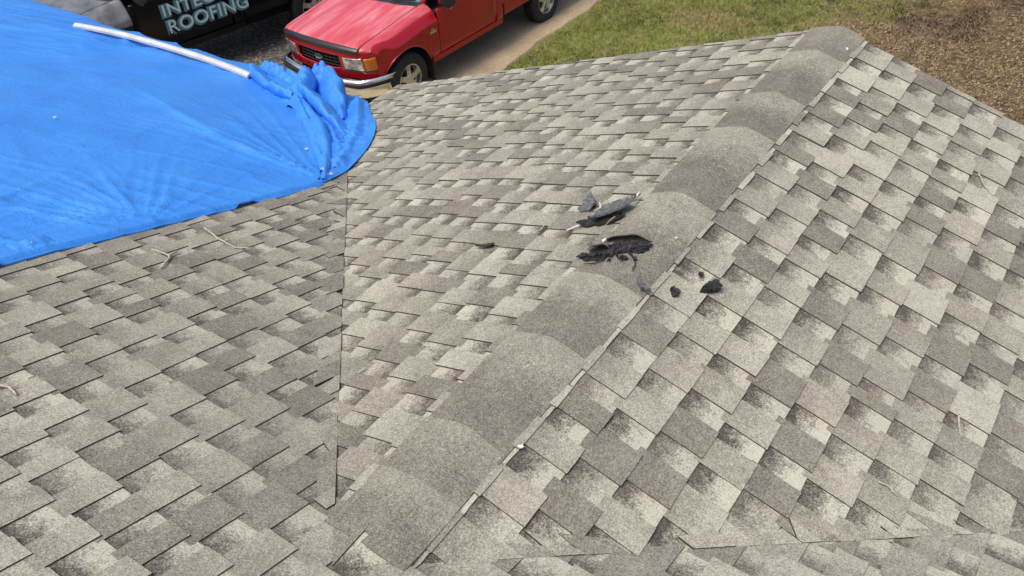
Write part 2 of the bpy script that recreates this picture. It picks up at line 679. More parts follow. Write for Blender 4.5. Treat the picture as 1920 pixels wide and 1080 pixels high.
# the course where the gable starts is dressed up over its ridge
PMX = lambda a, u, h=0.0: (a, u * C + h * S, -abs(a) * T + h / C)
for fn_, pl_ in ((PM, [(1, C, 0), (1, 0, 0)]), (PM, [(-1, C, 0), (-1, 0, 0)]), (PMX, [(1, 0, 0), (-1, -C, 0)]), (PMX, [(-1, 0, 0), (1, -C, 0)])):
    Mp += course_pieces(fn_, UM0, 0, 1, -2.7, 2.4, pl_, random.Random(77), .8, .02)
Mp += course_pieces(PM, UM0, 1, 16, -0.10, 3.4, [(-1, C, 0.03)], rM, .75, .06)


def laps(fn_from_u0, k0, k1, fn, rnd, amin, amax, mirror):
    """strips of one slope's courses turned across the valley and cut off on the neighbouring slope"""
    out = []
    n2 = 1 + C * C
    da, du = (1 - C * C) / n2, -2 * C / n2
    for k in range(k0, k1):
        u1, u2 = fn_from_u0 + (k - 1) * EXP, fn_from_u0 + k * EXP
        if u1 < 0.16 or rnd.random() < .3:
            continue
        l1, l2 = rnd.uniform(amin, amax), rnd.uniform(amin, amax)
        nsub = rnd.choice((2, 2, 3))
        cuts = [0.0, rnd.uniform(.3, .7), 1.0] if nsub == 2 else [0.0, rnd.uniform(.2, .4), rnd.uniform(.55, .8), 1.0]
        for c0, c1 in zip(cuts[:-1], cuts[1:]):
            ua, ub = u1 + (u2 - u1) * c0, u1 + (u2 - u1) * c1
            la = max(.010, l1 + rnd.uniform(-.07, .03))
            lb = max(.010, l2 + rnd.uniform(-.07, .03))
            pts = [(ua * C, ua), (ub * C, ub), (ub * C + da * lb, ub + du * lb), (ua * C + da * la, ua + du * la)]
            # the unfolded strip runs up the neighbouring slope from the valley
            pts = [((-p[0] if mirror else p[0]), p[1]) for p in pts]
            tone = rnd.choice((.40, .52, .60, .68)) + rnd.uniform(-.04, .04) + (0 if mirror else .04)
            h0 = rnd.uniform(.0085, .015)

            def hf(a, u, ua=ua, ub=ub, h0=h0):
                return h0 + 0.004 * (u - ua) / EXP

            out.append((fn, pts, hf, lambda a, u: .6, -0.01, tone, .1, rnd.random()))
    return out


Mp += laps(UA0, 1, 17, PM, rA, .03, .14, True)       # left gable courses turned onto the main slope
B += laps(UM0, 1, 12, PB, rB, .03, .12, False)       # main courses turned onto the right gable slope

under_tarp = lambda pc: sum(p[0] for p in pc[1]) / len(pc[1]) < -2.2
lay(B, gable_right)
lay(A, gable_left)
lay(Mp, main_slope, hidden=under_tarp)

# ridge caps: each one laps the next further one, butt towards the gable end
edges = [3.665, 3.345, 2.855, 2.50, 1.92, 1.34, 0.985, 0.547, 0.331, 0.10]
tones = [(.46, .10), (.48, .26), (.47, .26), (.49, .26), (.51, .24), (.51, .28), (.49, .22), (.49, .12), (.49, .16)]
HW = 0.146


def cap_z(x, y, h):
    r = 0.030
    z = -T * math.sqrt(x * x + r * r) + T * 0.010 + h
    zm = -y * T + h * 0.9
    k = 0.02
    dd = zm - z
    return z + (k * math.log(1 + math.exp(min(40, dd / k))) if dd > -0.12 else 0.0)


rc = random.Random(3)
for i in range(len(edges) - 1):
    yb, yt = edges[i], edges[i + 1] - (0.05 if i < len(edges) - 2 else 0.0)
    last = i == len(edges) - 2
    tone, grad = tones[i]
    nx, ny = 16, 6
    vs, att, fs = [], [], []
    skew = rc.uniform(-.006, .006)
    wl, wr = HW + rc.uniform(-.004, .006), HW + rc.uniform(-.004, .005)
    for layer in (0, 1):
        for jj in range(ny + 1):
            f = jj / ny
            y = yb + (yt - yb) * f
            for ii in range(nx + 1):
                g_ = ii / nx * 2 - 1
                x = (g_ * (wl if g_ < 0 else wr) + (skew * (1 - f))) * C
                h = 0.0115 - 0.0020 * min(1, f * 1.0) + 0.0008 * math.sin(x * 40 + i) - 0.002 * abs(g_) ** 6
                if last:
                    h -= 0.005 * f ** 2
                yy = y + (0.003 * math.sin(x * 23 + i * 2.1) if jj in (0, ny) else 0)
                z = cap_z(x, yy, h)
                if layer:
                    z -= 0.006
                vs.append((x, yy, z))
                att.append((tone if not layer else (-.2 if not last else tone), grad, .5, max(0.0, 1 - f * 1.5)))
    N = (nx + 1) * (ny + 1)
    for jj in range(ny):
        for ii in range(nx):
            a = jj * (nx + 1) + ii
            fs.append((a, a + nx + 1, a + nx + 2, a + 1))
            fs.append((N + a, N + a + 1, N + a + nx + 2, N + a + nx + 1))
    for ii in range(nx):
        fs.append((ii, ii + 1, N + ii + 1, N + ii))
        a = ny * (nx + 1) + ii
        fs.append((a, N + a, N + a + 1, a + 1))
    for jj in range(ny):
        a = jj * (nx + 1)
        fs.append((a, N + a, N + a + nx + 1, a + nx + 1))
        a += nx
        fs.append((a, a + nx + 1, N + a + nx + 1, N + a))
    me = rawmesh("ridge_cap", vs, fs, True)
    put_attr(me, att)
    bm = bmesh.new()
    bm.from_mesh(me)
    for e in bm.edges:
        if len(e.link_faces) == 2 and e.calc_face_angle(0) > 0.9:
            e.smooth = False
    bm.to_mesh(me)
    bm.free()
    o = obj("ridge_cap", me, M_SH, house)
    o.location = ZO

# ------------------------------------------------------------------ blue tarp
tp = NT("blue_poly_tarp")
P = tp.pos()
n0 = tp.noise(P, 2.0, 4, 0.6)
n1 = tp.noise(P, 30, 3, 0.6)
tc = tp.ramp(n0, [(0.3, (0.036, 0.245, 0.78)), (0.6, (0.052, 0.30, 0.87)), (0.8, (0.078, 0.35, 0.91))])
n2 = tp.noise(P, 8, 5, 0.7, 0.6, stretch=(1, 2.0, 1))
r2 = tp.math('ABSOLUTE', tp.math('SUBTRACT', n2, 0.5))
tp.bump(tp.math('ADD', tp.math('MULTIPLY', r2, -1.6), tp.math('MULTIPLY', n1, 0.4)), 0.55, 0.014)
tp.set(color=tc, rough=0.5, spec=0.5)
M_TARP = tp.m
tarp = thing("tarp", "large wrinkled blue tarp spread over the left roof slope with its corner bunched up", "tarp", (-2.5, 2.0, -2 * T))
TOFF = Vector((2.5, -2.0, 2 * T))


def vnoise(x, y, seed=0):
    """cheap smooth value noise (numpy arrays)"""
    xi, yi = np.floor(x), np.floor(y)
    fx, fy = x - xi, y - yi
    fx, fy = fx * fx * (3 - 2 * fx), fy * fy * (3 - 2 * fy)

    def hsh(a, b):
        s = np.sin(a * 127.1 + b * 311.7 + seed * 74.7) * 43758.5453
        return s - np.floor(s)
    return (hsh(xi, yi) * (1 - fx) * (1 - fy) + hsh(xi + 1, yi) * fx * (1 - fy) + hsh(xi, yi + 1) * (1 - fx) * fy + hsh(xi + 1, yi + 1) * fx * fy) - 0.5


def fan(x, y, cx, cy, ang0, ang1, nf, amp, r0, seed):
    """creases radiating from a point where the sheet is pinned"""
    dx, dy = x - cx, y - cy
    r = np.hypot(dx, dy) + 1e-4
    th = np.arctan2(dy, dx)
    mid, half = (ang0 + ang1) / 2, abs(ang1 - ang0) / 2
    dth = np.abs((th - mid + np.pi) % (2 * np.pi) - np.pi)
    win = np.clip((half - dth) / 0.25, 0, 1)
    ph = th * nf + 3.0 * vnoise(th * 6, r * 0.8, seed) * 2
    rid = (1 - np.abs(np.sin(ph))) ** 2 + .5 * (1 - np.abs(np.sin(ph * 2.3 + 1 + 2 * vnoise(th * 14, r * 2, seed + 8)))) ** 3
    return amp * win * rid * np.clip(r / 0.12, 0, 1) * np.exp(-r / r0) * (0.5 + vnoise(th * 9, r * 1.3, seed + 3) + .3)


def ridged(x, y, sx_, sy_, ang, seed):
    ca, sa = math.cos(ang), math.sin(ang)
    u, v = (x * ca + y * sa), (-x * sa + y * ca)
    n = vnoise(u * sx_, v * sy_, seed) * 2
    return 1 - np.abs(n)


def tarp_h(x, y):
    h = 0.013 + 0.012 * (vnoise(x * 1.1, y * 1.3, 1) + .5) + 0.006 * (vnoise(x * 3.2, y * 3.0, 2) + .5)
    h += fan(x, y, -2.15, 1.97, math.radians(95), math.radians(195), 26, 0.034, 0.75, 4)
    h += fan(x, y, -2.13, 0.93, math.radians(100), math.radians(235), 15, 0.036, 0.5, 9)
    h += fan(x, y, -2.2, -0.3, math.radians(90), math.radians(190), 22, 0.040, 1.0, 12)
    # long drag fold running from the bunched corner to the middle
    d = (y - 1.97) - (-(x + 2.15)) * 0.13 - 0.06 * np.sin((x + 2.2) * 2)
    h += 0.028 * np.exp(-np.clip(d, 0, 9) / 0.16) * np.exp(-np.clip(-d, 0, 9) / 0.03) * np.clip((-2.3 - x) / .5, 0, 1) * np.clip((x + 4.6) / 1.2, 0, 1)
    # creases on the far left and under the trim
    w = np.clip((-5.0 - x) / 0.9, 0, 1) * np.clip((y - 1.4) / .6, 0, 1) * np.clip((3.1 - y) / .5, 0, 1)
    h += 0.036 * w * ridged(x, y, 1.0, 4.2, 0.55, 6) ** 4
    w = np.clip((x + 6.6) / .8, 0, 1) * np.clip((-4.2 - x) / .6, 0, 1) * np.clip((y - 2.3) / .4, 0, 1)
    h += 0.032 * w * ridged(x, y, 4.2, 1.2, -0.5, 8) ** 4
    h += 0.016 * ridged(x, y, 1.5, 7, 0.35, 13) ** 6 * (vnoise(x * .8, y * .8, 15) + .6)
    return h


def roof_z(x, y):
    return np.maximum(-y * T, np.where(x < 0, x, -x) * T)


nxs, nys = 480, 380
gx = np.linspace(-8.9, -2.12, nxs)
gy = np.linspace(-1.9, 3.50, nys)
X, Y = np.meshgrid(gx, gy)
h = tarp_h(X, Y)
# hem: slightly lifted free edge with small scallops
er = np.clip((X + 2.30) / 0.18, 0, 1)
h = h * (1 - .4 * er) + er * (0.012 + 0.014 * np.clip(vnoise(Y * 4.0, Y * 0, 21) + .15, 0, 1)) - 0.020 * (er > 0.98) * (vnoise(Y * 7, Y * 0, 22) > -.1)
Xw = X + np.where(X > -2.2, 0.022 * vnoise(Y * 3, Y * 0, 31) + 0.012 * vnoise(Y * 9, Y * 0, 32), 0)
# far edge laps the gutter and droops
fe = np.clip((Y - 3.32) / 0.18, 0, 1)
Zs = roof_z(Xw, Y) + h / C
Zs += -0.035 * fe ** 2 + 0.045 * fe * (vnoise(X * 1.7, X * 0, 41) + .1)
Yw = Y + np.where(Y > 3.2, (0.09 * vnoise(X * 1.3, X * 0, 44) + .03) * fe, 0)
keep = (Y < 1.97) | ((Y - 1.97) < (-2.16 - X) * 1.25)
V = np.stack([Xw, Yw, Zs], -1).reshape(-1, 3) + np.array(TOFF)
kk = keep[:-1, :-1] & keep[1:, 1:] & keep[:-1, 1:]
jj_, ii_ = np.nonzero(kk)
a_ = jj_ * nxs + ii_
F = np.stack([a_, a_ + 1, a_ + nxs + 1, a_ + nxs], -1).tolist()
me = bpy.data.meshes.new("sheet")
me.from_pydata(V.tolist(), [], F)
me.polygons.foreach_set("use_smooth", [True] * len(F))
sheet_o = obj("sheet", me, M_TARP, tarp)
# rolled hem along the free edge
je = np.arange(0, nys)[(gy < 1.97)]
hem = [tuple(V.reshape(nys, nxs, 3)[k, -1] + np.array((.002, 0, -.003))) for k in je]
MB().tube(hem[::2], .007, 6).build("hem", M_TARP, tarp, smooth=True)

# the bunched corner: a doubled flap over the valley
FLAP = [(-2.134, 1.941), (-2.405, 2.163), (-2.678, 2.35), (-2.94, 2.56), (-3.2, 2.751), (-3.40, 2.86), (-3.618, 2.917), (-3.891, 3.013),
        (-4.138, 3.129), (-4.327, 3.27), (-4.433, 3.382), (-4.314, 3.448), (-4.137, 3.428), (-3.96, 3.40), (-3.858, 3.36), (-3.76, 3.36),
        (-3.66, 3.41), (-3.579, 3.40), (-3.47, 3.36), (-3.395, 3.387), (-3.25, 3.40), (-3.092, 3.29), (-2.95, 3.16), (-2.809, 3.038), (-2.66, 2.92), (-2.532, 2.79),
        (-2.409, 2.63), (-2.33, 2.50), (-2.269, 2.37), (-2.21, 2.2), (-2.155, 2.042)]
PX = np.array(FLAP)


def smooth_poly(p, it=2):
    for _ in range(it):
        q = np.roll(p, -1, 0)
        p = np.stack([p * .75 + q * .25, p * .25 + q * .75], 1).reshape(-1, 2)
    return p


PX = smooth_poly(PX)


def inside(px, x, y):
    r = np.zeros(x.shape, bool)
    n = len(px)
    for i in range(n):
        x1, y1 = px[i]
        x2, y2 = px[(i + 1) % n]
        if y1 == y2:
            continue
        r ^= ((y1 > y) != (y2 > y)) & (x < (x2 - x1) * (y - y1) / (y2 - y1) + x1)
    return r


def segdist(x, y, pl):
    """distance to a polyline, signed side and height along it"""
    best = np.full(x.shape, 1e9)
    hh = np.zeros(x.shape)
    sd_ = np.zeros(x.shape)
    for (x1, y1, h1), (x2, y2, h2) in zip(pl[:-1], pl[1:]):
        dx, dy = x2 - x1, y2 - y1
        t = np.clip(((x - x1) * dx + (y - y1) * dy) / (dx * dx + dy * dy), 0, 1)
        qx, qy = x1 + t * dx, y1 + t * dy
        d_ = np.hypot(x - qx, y - qy)
        m_ = d_ < best
        best = np.where(m_, d_, best)
        hh = np.where(m_, h1 + (h2 - h1) * t, hh)
        sd_ = np.where(m_, np.sign(dx * (y - y1) - dy * (x - x1)), sd_)
    return best, hh, sd_


def ridge(x, y, pl, wl, wr, po=1.0):
    d_, hh, s_ = segdist(x, y, pl)
    w_ = np.where(s_ > 0, wl, wr)
    return hh * np.clip(1 - (d_ / w_) ** po, 0, 1) ** 1.2


nfx, nfy = 300, 210
fx = np.linspace(-4.5, -2.08, nfx)
fy = np.linspace(1.90, 3.50, nfy)
X, Y = np.meshgrid(fx, fy)
bd = segdist(X, Y, [(p[0], p[1], 0) for p in np.vstack([PX, PX[:1]])])[0]
ins = inside(PX, X, Y)
hh = 0.022 + 0.016 * np.clip(bd / 0.10, 0, 1) + 0.022 * vnoise(X * 4, Y * 4, 51) + 0.012 * vnoise(X * 11, Y * 9, 52)
hh = np.maximum(hh, ridge(X, Y, [(-2.15, 1.97, .02), (-2.42, 2.20, .05), (-2.70, 2.40, .065), (-2.96, 2.62, .075), (-3.22, 2.80, .09), (-3.40, 2.93, .10)], .10, .05, 1.4) + .02)
hh = np.maximum(hh, ridge(X, Y, [(-3.20, 3.30, .06), (-2.95, 3.05, .06), (-2.70, 2.80, .055), (-2.45, 2.48, .05), (-2.30, 2.25, .04)], .06, .10, 1.3) + .015)
hh += 0.016 * ridged(X, Y, 5, 16, 0.75, 61) ** 4 * np.clip(bd / .06, 0, 1)
hh += 0.010 * ridged(X, Y, 14, 6, 0.3, 64) ** 5 * np.clip(bd / .06, 0, 1)
hh = np.where((Y < 2.6) | (X > -3.0), np.minimum(hh, 0.012 + bd * 1.1), np.minimum(hh, 0.045 + bd * 1.5))
Zf = roof_z(X, Y) + hh / C
Zf = np.where(Y > 3.30, np.maximum(Zf, -3.30 * T + hh * .8 - .25 * (Y - 3.30)), Zf)
pin = np.stack([X, Y, Zf], -1).reshape(-1, 3)
insf = ins.reshape(-1)
# pull the cells just outside onto the outline so that the edge is clean
idx = np.where(~insf)[0]
ex = pin[idx, :2]
bdf = bd.reshape(-1)[idx]
near = bdf < 0.014
idx2 = idx[near]
for i_ in idx2:
    p_ = pin[i_, :2]
    a_ = PX
    b_ = np.roll(PX, -1, 0)
    dd_ = b_ - a_
    t_ = np.clip(((p_ - a_) * dd_).sum(1) / (dd_ ** 2).sum(1), 0, 1)
    q_ = a_ + dd_ * t_[:, None]
    k_ = np.argmin(((q_ - p_) ** 2).sum(1))
    pin[i_, 0], pin[i_, 1] = q_[k_]
ok = insf.copy()
ok[idx2] = True
ok = ok.reshape(nfy, nfx)
F = []
for j in range(nfy - 1):
    for i in range(nfx - 1):
        if ok[j, i] and ok[j, i + 1] and ok[j + 1, i] and ok[j + 1, i + 1]:
            a = j * nfx + i
            F.append((a, a + 1, a + nfx + 1, a + nfx))
me = bpy.data.meshes.new("folded_corner")
me.from_pydata((pin + np.array(TOFF)).tolist(), [], F)
me.polygons.foreach_set("use_smooth", [True] * len(F))
flap_o = obj("folded_corner", me, M_TARP, tarp)
flap_o["label"] = "bunched-up tarp corner folded back over the valley"
bm = bmesh.new()
bm.from_mesh(me)
loose = [v for v in bm.verts if not v.link_faces]
bmesh.ops.delete(bm, geom=loose, context='VERTS')
bm.to_mesh(me)
bm.free()
md = flap_o.modifiers.new("sm", 'SMOOTH')
md.iterations = 2
md = flap_o.modifiers.new("solid", 'SOLIDIFY')
md.thickness = 0.004
md.offset = -1


def fold(path, wid, hgt, lean, seed, base=.02):
    """a standing fold of cloth: omega-shaped section swept along a path on the roof, crumpled"""
    P_ = np.array(path)
    tt = np.linspace(0, len(P_) - 1, 46)
    xs_ = np.interp(tt, np.arange(len(P_)), P_[:, 0])
    ys_ = np.interp(tt, np.arange(len(P_)), P_[:, 1])
    for _ in range(6):
        xs_[1:-1] = (xs_[:-2] + 2 * xs_[1:-1] + xs_[2:]) / 4
        ys_[1:-1] = (ys_[:-2] + 2 * ys_[1:-1] + ys_[2:]) / 4
    w_ = np.interp(tt, np.linspace(0, len(P_) - 1, len(wid)), wid)
    h_ = np.interp(tt, np.linspace(0, len(P_) - 1, len(hgt)), hgt)
    nv = 20
    V_, F_ = [], []
    for i in range(len(tt)):
        i0, i1 = max(0, i - 1), min(len(tt) - 1, i + 1)
        dx, dy = xs_[i1] - xs_[i0], ys_[i1] - ys_[i0]
        l_ = math.hypot(dx, dy)
        nx_, ny_ = -dy / l_, dx / l_
        for k in range(nv + 1):
            ph = math.pi * (1 - k / nv)
            sn, cs = math.sin(ph), math.cos(ph)
            jit = 1 + .55 * vn1(i * .23, k * .30, seed) + .35 * vn1(i * .6, k * .7, seed + 1)
            lat = w_[i] * cs * (.72 + .45 * sn * jit) + lean * h_[i] * sn ** 2
            zz = h_[i] * (.35 * sn + .65 * (1 - abs(cs + .25 * vn1(i * .28, 3.0, seed + 6)))) * (1 + .6 * vn1(i * .3, k * .25, seed + 2)) + .022 * h_[i] / .1 * (abs(vn1(i * .75, k * .55, seed + 4)) - .12)
            along = .03 * vn1(i * .35, k * .4, seed + 3)
            x_ = xs_[i] + nx_ * lat + dx / l_ * along
            y_ = ys_[i] + ny_ * lat + dy / l_ * along
            z_ = max(-y_ * T, x_ * T) if y_ < 3.3 else max(-3.3 * T - .1 * (y_ - 3.3), x_ * T)
            V_.append((x_ + TOFF.x, y_ + TOFF.y, z_ + (base + max(0, zz)) / C + TOFF.z))
    for i in range(len(tt) - 1):
        for k in range(nv):
            a = i * (nv + 1) + k
            F_.append((a, a + 1, a + nv + 2, a + nv + 1))
    me_ = rawmesh("fold", V_, F_, True)
    o_ = obj("fold", me_, M_TARP, flap_o)
    md_ = o_.modifiers.new("solid", 'SOLIDIFY')
    md_.thickness = .004
    return o_


def vn1(a, b, sd):
    return float(vnoise(np.array([a]), np.array([b]), sd)[0])


fold([(-3.93, 3.44), (-3.75, 3.275), (-3.549, 3.057), (-3.413, 2.93)], (.05, .10, .09, .05), (.10, .19, .17, .08), .35, 101)
fold([(-3.66, 3.24), (-3.401, 3.082), (-3.16, 2.959), (-2.905, 2.828), (-2.655, 2.659)], (.05, .08, .075, .06, .02), (.12, .17, .15, .11, .03), -.45, 111)
fold([(-3.80, 3.42), (-3.68, 3.40), (-3.472, 3.305), (-3.277, 3.147), (-2.978, 2.911)], (.05, .09, .09, .07, .03), (.14, .18, .16, .11, .03), .45, 121)
fold([(-4.42, 3.40), (-4.136, 3.225), (-3.828, 3.095), (-3.641, 3.047), (-3.50, 3.02)], (.05, .075, .07, .06, .05), (.07, .10, .09, .10, .08), -.5, 131)
fold([(-4.40, 3.45), (-4.22, 3.40), (-4.05, 3.36), (-3.86, 3.33)], (.03, .05, .05, .05), (.06, .09, .08, .09), .3, 141)
fold([(-3.37, 2.90), (-2.97, 2.655), (-2.66, 2.439), (-2.362, 2.184), (-2.16, 1.985)], (.06, .075, .06, .04, .012), (.08, .085, .065, .04, .012), .5, 151)
fold([(-2.86, 2.72), (-2.66, 2.585), (-2.46, 2.42), (-2.27, 2.18)], (.03, .045, .04, .015), (.035, .05, .04, .012), -.3, 161)
for (x, y) in ((-2.16, 2.05), (-2.25, 2.07), (-3.86, 1.50), (-2.60, 2.27), (-2.19, .47)):
    z = float(roof_z(np.array([x]), np.array([y]))[0]) + 0.045 / C if x > -2.5 else float(roof_z(np.array([x]), np.array([y]))[0]) + .04
    m = MB()
    for k in range(12):
        t0, t1 = 2 * math.pi * k / 12, 2 * math.pi * (k + 1) / 12
        q = [(.010, .0), (.010, .003), (.005, .003), (.005, 0)]
        b0 = len(m.v)
        for t_ in (t0, t1):
            for r_, z_ in q:
                m.v.append((x + r_ * math.cos(t_), y + r_ * math.sin(t_), z + z_))
        for e_ in range(3):
            m.f.append((b0 + e_, b0 + e_ + 1, b0 + 5 + e_, b0 + 4 + e_))
    o = m.build("grommet", M_WHITE, tarp)
    o.location = TOFF
# dark little pocket folded into the hem
m = MB()
m.grid(lambda u, v: (-2.26 + 0.10 * v + .01 * math.sin(u * 5), 0.40 + 0.16 * u, -(0.40 + .16 * u) * T + .030 + .022 * math.sin(math.pi * u) * math.sin(math.pi * min(1, v * 1.1)) + .004 * math.sin(u * 19)), 14, 8)
o = m.build("hem_fold", M_TARP, tarp, smooth=True, solid=.004)
o.location = TOFF

# white strip along the far edge of the tarp
tw = thing("trim_strip", "long thin white metal strip lying along the far edge of the blue tarp", "trim", (-5.3, 3.15, -3.15 * T))
m = MB()
n = 26
for i in range(n + 1):
    f = i / n
    x = -6.42 + 2.19 * f
    y = 3.12 + 0.055 * math.sin(f * math.pi * .9) + .05 * f + 0.01 * math.sin(f * 9)
    z = -y * T + 0.045 + 0.05 * math.sin(f * math.pi) * .7
    for (dy, dz) in ((-.030, .0), (-.030, .020), (0, .034), (.030, .020), (.030, .0), (0, .014)):
        m.v.append((x + 5.3, y + dy - 3.15, z + dz + 3.15 * T))
for i in range(n):
    for k in range(6):
        m.f.append((i * 6 + k, i * 6 + (k + 1) % 6, (i + 1) * 6 + (k + 1) % 6, (i + 1) * 6 + k))
m.f += [tuple(range(6)), tuple(n * 6 + k for k in range(6))]
m.build("strip", M_WHITE, tw)

# ------------------------------------------------------------------ debris on the ridge


def place(fn, a, u, h=0.0):
    return Vector(fn(a, u, h))


def slab(name, fn, a, u, ra, ru, rot, label, cat, mat, thick=0.006, bend=0.02, lift=0.012, seed=1, n=44, group=None):
    """an irregular curled fragment lying on a slope"""
    r = random.Random(seed)
    ph = [r.uniform(0, 6.28) for _ in range(6)]
    base = place(fn, a, u, 0)
    up = (place(fn, a, u, 1) - base)
    ea = (place(fn, a + 1, u, 0) - base)
    eu = (place(fn, a, u + 1, 0) - base)
    vs, fs = [], []
    rings = 5
    for layer in (0, 1):
        for q in range(rings + 1):
            for k in range(n):
                t = 2 * math.pi * k / n
                rad = 1 + .22 * math.sin(2 * t + ph[0]) + .14 * math.sin(3 * t + ph[1]) + .10 * math.sin(5 * t + ph[2]) + .07 * math.sin(9 * t + ph[3]) + .05 * math.sin(14 * t + ph[5]) + .03 * math.sin(23 * t)
                rr = rad * q / rings
                x, y = rr * math.cos(t) * ra, rr * math.sin(t) * ru
                xa = x * math.cos(rot) - y * math.sin(rot)
                yu = x * math.sin(rot) + y * math.cos(rot)
                hgt = lift + bend * (x / ra) ** 2 * math.copysign(1, math.cos(t + ph[4])) * .6 + bend * .5 * math.sin(3 * x / ra + ph[5]) * rr * .5 + bend * .4 * rr ** 2
                hgt = max(hgt, 0.010)
                p = ea * xa + eu * yu + up * (hgt + (0 if layer == 0 else thick))
                vs.append(tuple(p))
    R = (rings + 1) * n
    for q in range(rings):
        for k in range(n):
            k2 = (k + 1) % n
            a0, b0 = q * n + k, q * n + k2
            a1, b1 = a0 + n, b0 + n
            fs.append((R + a0, R + a1, R + b1, R + b0))
            fs.append((a0, b0, b1, a1))
    for k in range(n):
        k2 = (k + 1) % n
        fs.append((rings * n + k, rings * n + k2, R + rings * n + k2, R + rings * n + k))
    me = rawmesh(name, vs, fs)
    bm = bmesh.new()
    bm.from_mesh(me)
    bmesh.ops.remove_doubles(bm, verts=bm.verts, dist=1e-5)
    bmesh.ops.recalc_face_normals(bm, faces=bm.faces)
    bm.to_mesh(me)
    bm.free()
    o = obj(name, me, mat, None, base)
    return tag(o, label, cat, group)


s1 = slab("shingle_fragment", PA, 1.815, .372, .044, .036, .3, "small curled grey shingle scrap just left of the ridge, beside the largest scrap", "shingle scrap", M_FELT, bend=.012, seed=4)
s2 = slab("shingle_fragment", PA, 1.742, .215, .084, .052, -.72, "largest torn grey shingle scrap, curled with a black edge, on the ridge's left side", "shingle scrap", M_FELT, thick=.007, bend=.022, lift=.028, seed=13)
s2u = slab("shingle_fragment", PA, 1.700, .228, .075, .045, -.72, "black torn asphalt layer sticking out under the largest grey scrap", "shingle scrap", M_TAR, thick=.005, bend=.012, lift=.012, seed=17)
slab("shingle_fragment", PB, 1.558, .303, .032, .022, .35, "dark crumpled asphalt lump on the right slope, largest of the crumbs there", "asphalt lump", M_TAR, thick=.022, bend=.003, lift=.010, seed=21)
slab("shingle_fragment", PB, 1.444, .215, .013, .020, .1, "small black asphalt crumb at the ridge cap's right edge", "asphalt crumb", M_TAR, thick=.010, bend=.004, seed=25)
slab("shingle_fragment", PB, 1.588, .247, .010, .008, .1, "tiniest black asphalt crumb, just above the dark lump", "asphalt crumb", M_TAR, thick=.007, bend=.003, seed=26)
slab("shingle_fragment", PB, 1.378, .118, .016, .024, .2, "grey-black asphalt crumb lying on the ridge cap below the tear", "asphalt crumb", M_FELT, thick=.010, bend=.006, lift=.024, seed=27)
slab("shingle_fragment", PA, 1.485, .665, .017, .034, .15, "lone dark green-grey chip far down the left gable slope", "shingle chip", plain("mossy_chip", (.055, .06, .045), .8, nscale=80, namp=.4), thick=.006, bend=.008, seed=29)


def chip(name, fn, a, u, h, ra, ru, label, seed):
    return slab(name, fn, a, u, ra, ru, seed * 1.3, label, "chip", M_CHIP, thick=.004, bend=.003, lift=h, seed=seed, n=10)


chip("pale_chip", PB, 3.47, .105, .014, .014, .005, "white chip on the ridge cap at the gable end", 31)
chip("pale_chip", PB, .595, .158, .012, .008, .006, "cream chip beside the ridge cap's lower right edge", 32)
chip("pale_chip", PB, 1.676, .095, .014, .004, .004, "tiny pale chip on the ridge cap right of the tear", 33)
chip("pale_chip", PA, 1.53, .115, .026, .009, .007, "white bit caught in the black tear", 34)

# torn ridge cap: black tear with a tan tongue lifted over it
tear = thing("torn_cap", "torn black gash in the ridge cap with a lifted tan tongue and tar shreds", "damage", tuple(place(PA, 1.50, .07, 0)))
tb = place(PA, 1.50, .07, 0)


def capP(x, y, h):
    return Vector((x, y, cap_z(x, y, 0.0135) + h)) - tb


rt = random.Random(9)
# the gash: jagged black sheet lying in the cap
gash = [(-.165, 1.435), (-.12, 1.462), (-.085, 1.49), (-.045, 1.525), (-.005, 1.552), (.035, 1.575), (.050, 1.553), (.030, 1.515), (-.005, 1.492), (-.028, 1.462), (-.055, 1.452),
        (-.060, 1.425), (-.095, 1.420), (-.125, 1.408)]
m = MB()
pts = []
for (x, y) in gash:
    pts.append((x + rt.uniform(-.006, .006), y + rt.uniform(-.006, .006)))
b0 = len(m.v)
for hgt in (0.0015, -.006):
    for (x, y) in pts:
        m.v.append(tuple(capP(x, y, hgt)))
N = len(pts)
m.f.append(tuple(range(N)))
for k in range(N):
    m.f.append((k, N + k, N + (k + 1) % N, (k + 1) % N))
m.build("gash", M_TAR, tear)
def crumple(x0, y0, x1, y1, wd, hg, sd, n=30):
    m_ = MB()

    def fn_(u, v):
        env = math.sin(math.pi * (.06 + .90 * u)) ** .5 * (0.55 + .9 * abs(vn1(u * 5, 0, sd)))
        vv = (v - .5) * wd * env
        return capP(x0 + (x1 - x0) * u + .012 * vn1(u * 9, v * 3, sd + 1), y0 + (y1 - y0) * u + vv + .014 * vn1(u * 7, v * 2, sd + 2),
                    .003 + hg * env * math.sin(math.pi * v) * (.25 + 1.1 * abs(vn1(u * 8, v * 2.5, sd + 3))) + .006 * vn1(u * 22, v * 8, sd + 4) + .003)
    m_.grid(fn_, n, 8)
    return m_.build("tar_crumple", M_TAR, tear, solid=.003)


crumple(-.075, 1.470, .050, 1.578, .060, .024, 3)
crumple(-.165, 1.428, -.055, 1.468, .032, .014, 13)
crumple(-.09, 1.49, -.02, 1.545, .022, .016, 23, 16)
for pl in ([(-.06, 1.440), (-.058, 1.415), (-.078, 1.392), (-.115, 1.384)], [(-.03, 1.462), (-.012, 1.442), (.012, 1.436)], [(.0, 1.49), (.028, 1.478), (.052, 1.452), (.060, 1.415)]):
    MB().tube([capP(x, y, .005) for x, y in pl], [.0045, .0032, .0024, .0012][:len(pl)], 5).build("tar_shred", M_TAR, tear)
